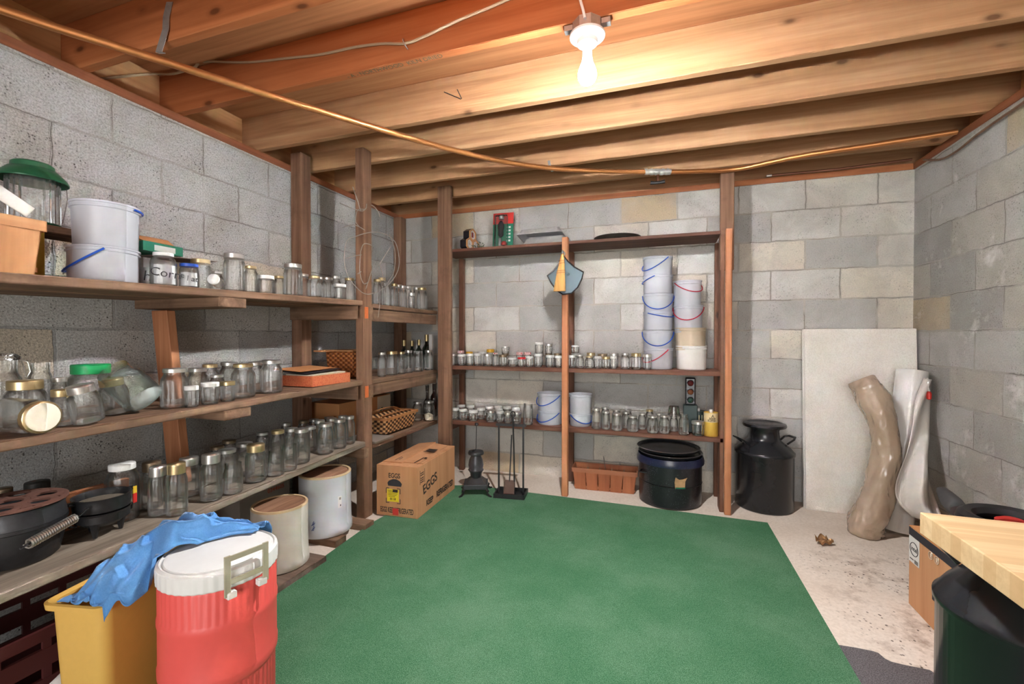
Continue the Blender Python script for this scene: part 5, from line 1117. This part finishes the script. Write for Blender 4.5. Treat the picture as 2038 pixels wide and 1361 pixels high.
for i, (rr, z, lab, m, dxy) in enumerate(((R*1.0, yr+.032, 'lower black enamel lid on the canning pot', M_ENAM, (.0, .0)), (R*.99, yr+.062, 'upper black enamel lid lying on the canning pot lid', M_ENAM, (-.012, .02)))):
    o = thing('enamel_cover', lab, 'lid', (cx_+dxy[0], cy_+dxy[1]*0, z))
    MB().lathe([(rr*.93, 0), (rr*.95, .010), (rr*1.0, .016), (rr*1.0, .020), (rr*.94, .018), (rr*.9, .006), (.001, .004)], 56).build('lid_plate', m, o, True)
    MB().lathe([(rr*.985, .0165), (rr*1.008, .018), (rr*.985, .021)], 56, cap0=False, cap1=False).build('worn_rim', plain('worn_grey_rim', (.25, .25, .25), .4, .4), o, True)
# milk can
M_CAN = plain('black_painted_can', (.016, .017, .02), .24, .2, .3, 12, .06)
def milk_can(cx, cy_, R, H, rn, label, a, hh=(.64, .80), lid=True):
    o = thing('milk_can', label, 'milk can', (cx, cy_, .0005))
    pr = [(R*.96, 0), (R, .01), (R, H*hh[0]-.012), (R*1.035, H*hh[0]-.006), (R*1.035, H*hh[0]+.008), (R*.99, H*hh[0]+.016), (R*.90, H*(hh[0]*.6+hh[1]*.4)), (rn*1.12, H*(hh[0]*.12+hh[1]*.88)), (rn, H*hh[1]), (rn*.97, H*.90), (rn*1.05, H*.93)]
    MB().lathe(pr, 56).build('can_body', M_CAN, o, True, auto=60)
    if lid: MB().lathe([(rn*1.12, H*.931), (rn*1.42, H*.94), (rn*1.46, H*.955), (rn*1.42, H*.975), (rn*1.2, H*.985), (rn*1.1, H*.975), (.001, H*.972)], 56).build('can_lid', M_CAN, o, True)
    for s in (0, 1):
        b = a+PI*s; e = Vector((math.cos(b), math.sin(b), 0)); f_ = Vector((-math.sin(b), math.cos(b), 0)); z = Vector((0, 0, 1)); zm_ = H*(hh[0]*.35+hh[1]*.65)
        MB().tube([e*R*.74+f_*.045+z*zm_, e*R*.98+f_*.05+z*(zm_+.03), e*R*1.10+f_*.03+z*(zm_+.04), e*R*1.10-f_*.03+z*(zm_+.04), e*R*.98-f_*.05+z*(zm_+.03), e*R*.74-f_*.045+z*zm_], .009, 8, flat=.6).build('handle', M_CAN, o, True)
    return o
q = P(1520, 1024, Z=0); d = Vector((q.x, q.y, 0)).normalized(); R = 55.5*depth(q)/FPX*1.05; R = .172; c_ = Vector((q.x, q.y, 0))+d*R*.97
Hc = P(1520, 838, Y=c_.y).z; milk_can(c_.x, c_.y, R, Hc, R*.52, 'black milk can with lid, on the floor beside the shelves', .35)
# ---------------------------------------------------------------- right side of the room
def foam():
    n = N('white_foam'); v = n.coord(); vo = n.n('TexVoronoi', {'Vector': v, 'Scale': 150.0}).outputs['Distance']
    c = n.mix(n.ramp(vo, [(.2, .5), (.6, 0)]), srgb(232, 229, 224), srgb(204, 198, 190)); c = n.mix(n.ramp(n.noise(v, 3, 4), [(.45, 0), (.7, .25)]), c, srgb(214, 200, 184))
    return n.pbr(c, .85, 0, n.bump(vo, .25, .003))
M_FOAM = foam()
xa, xb = P(1603, 1014, Y=3.36).x, 1.492; zf1 = P(1700, 654, Y=3.43).z
fb = thing('foam_board', 'big white foam insulation board leaning against the back wall', 'foam board', (xa, 3.36, .001)); fb.rotation_euler = (-.055, 0, 0)
for y, m in ((0, M_FOAM), (.0255, M_FOAM)):
    MB().box(0 if y else .004, xb-xa, y, y+.0245, 0, zf1).build('foam_layer', m, fb, bevel=.003)
# roll of white film and the loose sheet that hangs from it
def film(name, col, clear, rough=.22, wrinkle=.35, sc_=16):
    n = N(name); v = n.coord(); f = n.noise(v, sc_, 5, .6, 1.5)
    nm = n.bump(f, wrinkle, .03)
    b = n.n('BsdfPrincipled', {'Base Color': col, 'Roughness': rough, 'Normal': nm, 'Coat Weight': 1.0, 'Coat Roughness': .08, 'Coat Normal': nm}); tl = n.n('BsdfTranslucent', {'Color': col}); tr = n.n('BsdfTransparent')
    m1 = n.n('MixShader', {0: .25, 1: b, 2: tl}); m2 = n.n('MixShader', {0: clear, 1: m1, 2: tr}); n.t.links.new(m2.outputs[0], n.out.inputs[0]); return n.m
M_FILM = film('white_film', srgb(240, 240, 238), .0, .22, .12); M_FILM2 = film('hanging_white_film', srgb(238, 236, 232), .04, .3, .12)
def wrap_mat():
    n = N('clear_brown_wrap'); v = n.coord((1, 1, .55)); vo = n.n('TexVoronoi', {'Vector': n.n('VectorMath', {0: v, 1: n.n('VectorMath', {0: n.n('TexNoise', {'Vector': v, 'Scale': 9.0}).outputs['Color'], 3: .08}, operation='SCALE')}).outputs[0], 'Scale': 20.0}).outputs['Distance']
    nm = n.bump(vo, .7, .028)
    c = n.ramp(n.noise(v, 5, 3, .5), [(.35, srgb(164, 140, 118)), (.65, srgb(200, 180, 160))])
    d = n.n('BsdfPrincipled', {'Base Color': c, 'Roughness': .45}); tr = n.n('BsdfTransparent', {'Color': (.95, .9, .84)})
    g = n.n('BsdfGlossy', {'Roughness': .10, 'Normal': nm}); fr = n.n('Fresnel', {'IOR': 1.6, 'Normal': nm})
    m1 = n.n('MixShader', {0: .2, 1: d, 2: tr}); k = n.n('Math', {0: fr, 1: 1.1}, operation='MULTIPLY', use_clamp=True)
    m2 = n.n('MixShader', {0: k.outputs[0], 1: m1, 2: g}); n.t.links.new(m2.outputs[0], n.out.inputs[0]); return n.m
M_WRAP = wrap_mat()
def path_pts(px, Y): return [P(x, y, Y=yy) for (x, y), yy in zip(px, Y)]
pts = path_pts([(1783, 1052), (1795, 960), (1806, 860), (1815, 741)], [3.14, 3.19, 3.24, 3.29])
pts[0].z = .004
wr = thing('film_roll', 'tall roll of white plastic film leaning in the right corner', 'plastic roll', pts[0])
ax = pts[-1]-pts[0]; Q = ax.to_track_quat('Z', 'Y').to_matrix().to_4x4(); Rr = 34*depth(pts[2])/FPX
Rr = min(Rr, .098)
b = MB(); b.lathe([(Rr*1.0, .0), (Rr*1.02, .01), (Rr*.99, ax.length*.5), (Rr*1.0, ax.length), (Rr*.9, ax.length+.001), (Rr*.88, ax.length-.004), (Rr*.5, ax.length-.003), (Rr*.46, ax.length+.001), (Rr*.3, ax.length-.06)], 40, Q); b.build('rolled_film', M_FILM, wr, True)
wr.location.z = .012
left = path_pts([(1838, 752), (1818, 800), (1810, 860), (1800, 905), (1785, 960), (1792, 1000), (1822, 1034)], [3.20, 3.16, 3.10, 3.04, 2.98, 2.96, 2.94])
right = path_pts([(1852, 756), (1853, 800), (1846, 860), (1842, 905), (1856, 945), (1866, 985), (1876, 1030)], [3.27, 3.24, 3.18, 3.12, 3.06, 3.0, 2.97])
def crm(L, t):
    q = t*(len(L)-1); i = min(int(q), len(L)-2); f = q-i; p0, p1, p2, p3 = [L[max(0, min(len(L)-1, i+d))] for d in (-1, 0, 1, 2)]
    return .5*((2*p1)+(-p0+p2)*f+(2*p0-5*p1+4*p2-p3)*f*f+(-p0+3*p1-3*p2+p3)*f*f*f)
def hang(u, v):
    a, c = crm(left, u), crm(right, u); p = a.lerp(c, v)
    p += Vector((0, -1, 0))*(.045*math.sin(v*PI)*(1-.5*u)+.03*math.sin(v*7+u*5)*(.4+u)+.02*math.sin(u*11+v*3)*v); return p
hs = MB().grid(hang, 44, 20).build('hanging_sheet', M_FILM2, None, True, auto=180); hs.modifiers.new('t', 'SOLIDIFY').thickness = .0015
adopt(hs, wr)
# brown wrapped tube
cen = path_pts([(1722, 1044), (1738, 1010), (1752, 960), (1764, 905), (1757, 850), (1742, 805), (1727, 775), (1714, 755)], [3.06, 3.06, 3.07, 3.08, 3.10, 3.14, 3.18, 3.20])
cen = [Vector((cen[0].x, cen[0].y, .002))] + cen; cen[1].z = max(cen[1].z, .04)
rad = [.086, .088, .082, .074, .068, .068, .078, .078, .064]
mb = MB(); nu, nn = 60, 36; rings = []
for i in range(nu+1):
    t = i/nu; c = crm(cen, t); c2 = crm(cen, min(1, t+.01)); c1 = crm(cen, max(0, t-.01)); T = (c2-c1).normalized(); U = T.cross(Vector((0, 1, 0))).normalized(); V = T.cross(U)
    q = t*(len(rad)-1); k = min(int(q), len(rad)-2); r = rad[k]+(rad[k+1]-rad[k])*(q-k)
    ring = []
    for j in range(nn):
        a = 2*PI*j/nn; w = mn.noise(Vector((math.cos(a)*1.6, math.sin(a)*1.6, t*9)))*.20 + mn.noise(Vector((math.cos(a)*4, math.sin(a)*4+2*t, t*26)))*.09
        ring.append(mb.bm.verts.new(c + (U*math.cos(a)+V*math.sin(a))*r*(1+w)))
    rings.append(ring)
for a, b in zip(rings, rings[1:]):
    for j in range(nn): mb.bm.faces.new((a[j], a[(j+1) % nn], b[(j+1) % nn], b[j]))
mb.bm.faces.new(rings[0][::-1])
wt_ = mb.build('wrapped_bundle', M_WRAP, None, True, auto=180); tag(wt_, 'crumpled clear wrap around a bent brown bundle leaning beside the white roll', 'plastic bundle')
lo = min(v.co.z for v in wt_.data.vertices)
for v in wt_.data.vertices:
    if v.co.z < .003: v.co.z = .003
core = MB().tube([crm(cen, .03+.95*i/20) for i in range(21)], [r_*.62 for r_ in [.074-.0012*i for i in range(21)]], 16).build('brown_core', plain('brown_wrap_core', srgb(176, 146, 122), .7, 0, .2, 9), None, True); adopt(core, wt_)
q = P(1849, 785, Y=3.16)
rc = thing('red_clip', 'small red clip with white cord beside the top of the white roll', 'clip', q)
MB().lathe([(.004, -.030), (.011, -.025), (.012, .005), (.006, .018)], 12).build('clip_body', M_REDS, rc, True); MB().tube([(0, 0, .016), (-.004, .004, .045), (.002, .01, .075), (0, .02, .09)], .005, 6).build('cord', M_FILM, rc, True)
# computer carton
q0 = P(1808, 1200, Z=0); bz = P(1808, 1045, X=q0.x).z
ib = thing('computer_carton', 'brown computer carton with black stripe and chip-maker badge', 'box', (q0.x, q0.y, .0005))
BW, BLn = .44, .62
MB().box(0, BW, -BLn, 0, 0, bz).build('carton', M_EGG, ib, bevel=.002)
MB().box(.0, BW, -BLn, .0, bz+.0005, bz+.004).build('top_flap', M_BCARD, ib)
MB().box(-.0012, -.0002, -BLn, -.001, bz-.034, bz-.001).build('black_stripe', M_INK, ib)
pw = .083
wbg = MB().box(-.0016, -.0003, -pw, -.004, bz-.142, bz-.035).build('white_badge', M_WCARD, ib)
MB().tube([(-.0018, -.044+.030*math.cos(2*PI*i/32), bz-.082+.027*math.sin(2*PI*i/32)) for i in range(32)], .0016, 5, True).build('badge_oval', M_INK, wbg)
text('badge_lettering', 'intel', .027, M_INK, wbg, (-.0018, -.044, bz-.082), (PI/2, 0, -PI/2))
bars = MB()
for i in range(7): bars.box(-.002, -.0016, -.05-.004*i, -.048-.004*i, bz-.138, bz-.122)
bars.box(-.002, -.0016, -.04, -.012, bz-.13, bz-.126); bars.build('badge_print', M_INKB, wbg)
for i, yy in enumerate((-.165, -.205)):
    MB().tube([(-.0018, yy+.014*math.cos(2*PI*k/20), bz-.05+.014*math.sin(2*PI*k/20)) for k in range(20)], .0014, 5, True).build('handling_mark', M_CREAMP, ib)
    MB().prism([(-.004, -.008), (.004, -.008), (.004, .002), (.008, .002), (0, .01), (-.008, .002), (-.004, .002)], .0012, .0018, Matrix.Translation((0, yy, bz-.05)) @ Matrix.Rotation(-PI/2, 4, 'Z') @ Matrix.Rotation(PI/2, 4, 'X')).build('handling_arrow', M_CREAMP, ib)
text('carton_lettering', 'hp', .11, M_INK, ib, (-.0012, -.21, bz-.20), (PI/2, 0, -PI/2)) if False else MB().box(-.0012, -.0002, -.30, -.175, bz-.215, bz-.15).build('black_panel', M_INK, ib)
# wheel lying on the carton
M_TYRE = plain('black_rubber', (.014, .014, .017), .42, 0, .2, 40); M_GRIP = plain('grey_rubber_grip', srgb(78, 78, 80), .7, 0, .12, 30, .05)
wl = thing('cart_wheel', 'black wheel with red hub lying on the computer carton', 'wheel', (1.315, 2.30, bz+.010), .3)
Wr = .165
MB().lathe([(Wr*.62, .004), (Wr*.85, 0), (Wr*.98, .018), (Wr, .040), (Wr*.96, .066), (Wr*.84, .080), (Wr*.70, .072), (Wr*.64, .05)], 56, cap0=False, cap1=False).build('tyre', M_TYRE, wl, True)
MB().lathe([(Wr*.66, .012), (Wr*.66, .030), (Wr*.5, .020), (Wr*.3, .018)], 40, cap0=True, cap1=True).build('rim_disc', M_BLACKG, wl, True)
MB().lathe([(.05, .018), (.05, .060), (.03, .070), (.001, .071)], 24).build('red_hub', M_REDS, wl, True)
g0, g1 = P(1875, 975, X=1.38), P(1906, 1014, X=1.30)
gp = thing('rubber_grip', 'grey rubber handle grip on red tube leaning at the right wall', 'handle grip', g1); dv = g0-g1
Qg = dv.to_track_quat('Z', 'Y').to_matrix().to_4x4(); Lg = dv.length
MB().lathe([(.026, -.03), (.032, 0), (.034, Lg*.35), (.026, Lg*.75), (.020, Lg*.97), (.012, Lg*1.04), (.001, Lg*1.06)], 24, Qg, sx=1.25).build('grip', M_GRIP, gp, True)
MB().tube([Qg @ Vector((0, 0, -.031)), Qg @ Vector((0, 0, -.16))], .014, 10).build('red_tube', M_REDS, gp, True)
# milk can in the corner of the picture and the slab of butcher block on it
cc = Vector((.838, 1.392, 0)); Hn = .66
mk2 = milk_can(cc.x, cc.y, .172, Hn, .098, 'big black milk can without lid under the light wooden slab', 2.0, (.69, .845), lid=False); mk2.location.z = .0085
zs0 = Hn*.93+.0105
bt = bpy.data.objects
def butcher():
    n = N('butcher_block'); v = n.coord((1, 1, 1))
    sep = n.n('SeparateXYZ', {0: v})
    br = n.n('TexBrick', {'Vector': n.n('CombineXYZ', {0: sep.outputs[0], 1: sep.outputs[1], 2: 0.0}), 'Color1': (0, 0, 0), 'Color2': (1, 1, 1), 'Mortar': (.3, .3, .3), 'Scale': 1.0, 'Mortar Size': .0006, 'Brick Width': .32, 'Row Height': .036}); br.offset = .37
    k = n.n('SeparateColor', {0: br.outputs['Color']}).outputs[0]
    g = n.noise(n.coord((3, 45, 45)), 1.0, 5, .6, .3)
    c = n.ramp(k, [(0, srgb(198, 164, 122)), (.5, srgb(212, 182, 140)), (1, srgb(222, 196, 156))]); c = n.mix(n.ramp(g, [(.35, .45), (.6, 0)]), c, srgb(184, 148, 106))
    return n.pbr(c, .45, 0, n.bump(g, .08, .002))
pf, pn_ = P(1830, 1060, Z=zs0), P(2036, 1212, Z=zs0)
dr = (pn_-pf); dr.z = 0; dr.normalize(); ex = Vector((1, -.01, 0)); far = pf
sl = MB(); A, B2 = Vector((pf.x, pf.y)), Vector((pf.x, pf.y)) + Vector((dr.x, dr.y))*.62
C2, D2 = B2 + Vector((.74, 0)), Vector((1.45, pf.y-.012)); C2.x = 1.45
sl.prism([tuple(A), tuple(B2), tuple(C2), tuple(D2)], zs0, zs0+.054)
tag(sl.build('butcher_block_slab', butcher(), bevel=.002), 'thick pale butcher-block slab lying across the black milk can', 'wooden slab')
# floor odds and ends
M_CARPET = None
def carpet():
    n = N('grey_carpet'); v = n.coord(); f = n.noise(v, 260, 3, .8); c = n.ramp(f, [(.35, srgb(58, 56, 60)), (.6, srgb(124, 120, 124))]); return n.pbr(c, .9, 0, n.bump(f, .8, .006))
def cpt(x, y): p = P(x, y, Z=.006); return (p.x, p.y)
rr = random.Random(5); top_e = [(1668, 1284), (1700, 1289), (1735, 1296), (1748, 1300), (1762, 1312), (1775, 1318), (1800, 1324), (1850, 1334)]
poly = [cpt(*q) for q in top_e] + [(.985, 1.66), (1.40, 1.62), (1.40, .2), (.64, .2)]
tag(MB().prism(poly, .0012, .008).build('grey_carpet', carpet()), 'ragged piece of grey carpet beside the grass mat', 'carpet')
q = P(1640, 1083, Z=0); lf = MB()
lf.grid(lambda u, v: Vector(((u-.5)*.09*(1-.5*abs(v-.5)), (v-.5)*.055, .006+.03*abs(math.sin(u*5+v*2))*(.5+.5*v)+.012*math.sin(v*8))), 12, 8)
o = lf.build('dead_leaf', plain('dry_leaf', srgb(150, 112, 72), .7, 0, .25, 50), None, True); o.location = (q.x, q.y, 0); o.rotation_euler = (0, 0, .4); o.modifiers.new('t', 'SOLIDIFY').thickness = .001; tag(o, 'curled dry brown leaf on the bare concrete floor', 'leaf')
# ---------------------------------------------------------------- pipes and wires under the ceiling
M_COP = plain('copper_pipe_metal', srgb(212, 146, 92), .32, .75, .12, 5); M_COP2 = plain('dull_copper', srgb(140, 96, 76), .45, .6, .15, 9)
zp = ZJ-.019
pp_ = [P(x, y, Z=zp) for x, y in ((-60, -2), (0, 18), (120, 58), (250, 98), (400, 146), (550, 194), (700, 240), (800, 270), (900, 298), (1000, 321), (1090, 334), (1180, 340), (1285, 342), (1380, 341), (1470, 336), (1590, 311), (1734, 289), (1905, 262))]
cpipe = thing('copper_pipe', 'long copper water pipe running under the ceiling joists', 'pipe', pp_[5])
L0 = Vector(pp_[5])
dense = [crm(pp_, i/80)-L0 for i in range(81)]
MB().tube(dense, .0150, 14).build('pipe', M_COP, cpipe, True)
f0, f1 = P(1283, 342, Z=zp)-L0, P(1335, 342, Z=zp)-L0
fo = MB(); fo.tube([f0+(f1-f0)*i/16 + Vector((0, 0, .002*math.sin(i*2.3))) for i in range(17)], [.0195+.0022*math.sin(i*1.9) for i in range(17)], 12); fo.build('foil_wrap', M_FOIL, cpipe, True)
fm = (f0+f1)/2
MB().tube([fm+Vector((0, 0, -.012)), fm+Vector((0, .0, -.07))], .007, 8).build('pipe_stub', M_COP2, cpipe); v_ = MB(); v_.tube([fm+Vector((-.045, .0, -.066)), fm+Vector((-.02, 0, -.07)), fm+Vector((.02, 0, -.07)), fm+Vector((.045, 0, -.066))], [.013, .010, .010, .013], 8); v_.build('valve_ends', M_IRON, cpipe)
st_ = P(1100, 336, Z=zp)
def strap(name, pts, w, label, side=Vector((1, 0, 0))):
    b = MB()
    for a, c in zip(pts, pts[1:]):
        t = (c-a).normalized(); n_ = t.cross(side).normalized()*.0012; s = side*w/2
        b.hexa([a-s-n_, a+s-n_, c+s-n_, c-s-n_, a-s+n_, a+s+n_, c+s+n_, c-s+n_])
    return tag(b.build(name, M_GALV), label, 'pipe strap', 'perforated pipe straps')
strap('pipe_strap', [Vector((st_.x+.012, st_.y+.02, ZJ+.075)), Vector((st_.x+.006, st_.y+.018, ZJ+.01)), Vector((st_.x, st_.y, zp-.016)), Vector((st_.x-.012, st_.y-.018, zp-.004)), Vector((st_.x-.022, st_.y-.015, zp+.05))], .016, 'perforated steel strap holding up the copper pipe near the back', Vector((.97, .1, .2)).normalized())
a0, a1, a2, a3 = P(338, 4, Y=1.170), P(330, 58, Y=1.166), P(320, 64, Y=1.16), P(316, 104, Y=1.158)
s1 = MB(); 
hang_ = strap('pipe_strap', [a0, P(331, 34, Y=1.168), a1, a3, P(323, 106, Y=1.15)], .024, 'loose perforated steel strap hanging from the front dark joist', Vector((.95, .3, 0)).normalized())
# cable along the front of the orange joist
cb = [P(181, 159, X=XL-.10)] + [P(245, 152, X=XL-.02), P(304, 147, Y=1.50), P(343, 147, Y=1.53), P(385, 135, Y=1.545), P(405, 123, Y=1.55)] + [P(x, y, Y=1.553) for x, y in ((491, 124), (570, 116), (640, 108), (705, 94), (760, 87), (808, 86), (850, 70), (915, 39), (964, 19), (1003, 2), (1040, -14))]
ca = thing('electric_cable', 'old grey cable stapled along the face of the orange joist', 'cable', cb[0]); dn = [crm(cb, i/90)-cb[0] for i in range(91)]
MB().tube(dn, .0072, 8, flat=.7).build('cable_sheath', plain('grey_cable', srgb(176, 156, 130), .6, 0, .12, 20), ca, True)
k = P(806, 86, Y=1.548)-cb[0]; MB().tube([k+Vector((-.012, .004, .022)), k+Vector((-.004, -.010, .006)), k+Vector((.006, -.01, -.014)), k+Vector((.010, .004, -.024))], .0022, 6).build('cable_nail', M_GALV, ca)
k0 = Vector((BX-.02, BY-.045, ZJ+.0)); wv = [Vector((BX-.012, BY-.05, ZJ+.19)), Vector((BX-.018, BY-.05, ZJ+.07)), Vector((BX-.006, BY-.052, ZJ+.01)), Vector((BX+.0, BY-.052, ZJ-.018))]
MB().tube([crm(wv, i/12)-Vector(lamp.location) for i in range(13)], .005, 8).build('white_wire', M_PORC, lamp, True)
# pipe along the back plate, cable down the right wall
bp = [P(1532, 349, Y=3.46), P(1662, 337, Y=3.46), P(1815, 317, Y=3.46)]
bpp = thing('sill_pipe', 'thin dull copper pipe with silver end along the back sill plate', 'pipe', bp[0]); MB().tube([p-bp[0] for p in bp], .0075, 8).build('pipe', M_COP2, bpp, True); MB().tube([Vector((-.02, 0, .0)), (bp[1]-bp[0])*.03], .0085, 8).build('silver_end', M_BRIGHT, bpp, True)
rcb = [P(1838, 318, X=1.488), P(1872, 317, X=1.488), P(1905, 300, X=1.488), P(1945, 268, X=1.488), P(1990, 236, X=1.488), P(2042, 200, X=1.488), P(2100, 150, X=1.488)]
tag(MB().tube([crm(rcb, i/40) for i in range(41)], .006, 6).build('wall_cable', M_OLDY), 'dark cable sagging along the top of the right wall', 'cable')
k = P(1690, 302, Y=3.45)
# wire hangers looped over the front post
def wp(lst): return [P(x, y, Y=Y) for x, y, Y in lst]
wh = thing('wire_tangle', 'tangle of old wire hangers looped around the front post', 'wire', P(718, 420, Y=2.30)); W0 = Vector(wh.location)
M_TWIRE = plain('grey_wire', srgb(158, 150, 142), .5, .5, .15, 50)
loops = [([(709, 470, 2.28), (690, 480, 2.27), (685, 515, 2.25), (692, 548, 2.25), (708, 570, 2.27), (728, 585, 2.28), (752, 580, 2.42), (778, 562, 2.46), (794, 530, 2.48), (790, 490, 2.47), (775, 470, 2.45), (750, 462, 2.43), (728, 464, 2.30)], True),
 ([(718, 500, 2.27), (725, 485, 2.28), (742, 492, 2.40), (735, 520, 2.40), (738, 550, 2.42), (725, 565, 2.28), (716, 540, 2.27)], True), ([(775, 465, 2.45), (786, 500, 2.47), (784, 540, 2.47), (772, 562, 2.46)], False),
 ([(702, 372, 2.29), (712, 400, 2.28), (720, 420, 2.28), (738, 408, 2.41), (752, 420, 2.44), (756, 432, 2.45)], False), ([(736, 374, 2.41), (730, 395, 2.39), (728, 415, 2.30), (712, 418, 2.28), (708, 440, 2.28), (716, 452, 2.28)], False),
 ([(676, 404, 2.2), (700, 414, 2.27), (718, 420, 2.29)], False), ([(684, 452, 2.2), (706, 448, 2.27), (726, 458, 2.29)], False), ([(688, 514, 2.25), (712, 508, 2.28), (735, 506, 2.40)], False), ([(756, 525, 2.44), (778, 490, 2.47)], False), ([(756, 525, 2.44), (765, 560, 2.45)], False), ([(712, 545, 2.28), (740, 530, 2.41), (728, 575, 2.28)], False)]
for L, cl_ in loops:
    pts = [p-W0 for p in wp(L)]; nd = len(pts)*5
    if cl_: pts = pts+[pts[0]]
    MB().tube([crm(pts, i/nd) for i in range(nd+1)], .0027, 5).build('hanger_wire', M_TWIRE, wh, True)
k = P(752, 610, Y=2.43); hk = MB().tube([Vector((.0, 0, .02)), Vector((.01, 0, .03)), Vector((.016, 0, .015)), Vector((.008, 0, -.03)), Vector((.002, 0, -.07))], .0022, 5).build('hook_wire', M_TWIRE, wh, True); hk.location = k-W0
# lettering stamped under the orange joist, bent nails on the bright one
t0, t1 = P(686, 148, Z=ZJ), P(878, 108, Z=ZJ); jo = [o for o in bpy.data.objects if o.name.startswith('ceiling_joist') and o.get('label', '').startswith('orange')][0]
text('stamped_lettering', '- A - NORTHWOOD  KILN DRIED', .030, plain('faded_stamp_ink', srgb(92, 84, 60), .9, 0, .3, 80), jo, ((t0.x+t1.x)/2, 1.579, ZJ-.0004), (PI, 0, 0), sx=1.0, bold=.004)
n0, n1, n2 = P(884, 183, Y=2.015), P(917, 197, Y=1.99), P(910, 178, Y=2.015)
nl = thing('bent_nails', 'two thin bent nails in the face of the bright joist', 'nail', n1)
bpy.data.objects.remove(nl)
for a, lab in ((n0, 'long bent nail sticking out of the bright joist, left one'), (n2, 'short bent nail sticking out of the bright joist, right one')):
    tag(MB().tube([a, n1 + (Vector((.004, 0, .002)) if a is n2 else Vector((0, 0, 0)))], .0022, 6).build('nail', M_IRON), lab, 'nail')
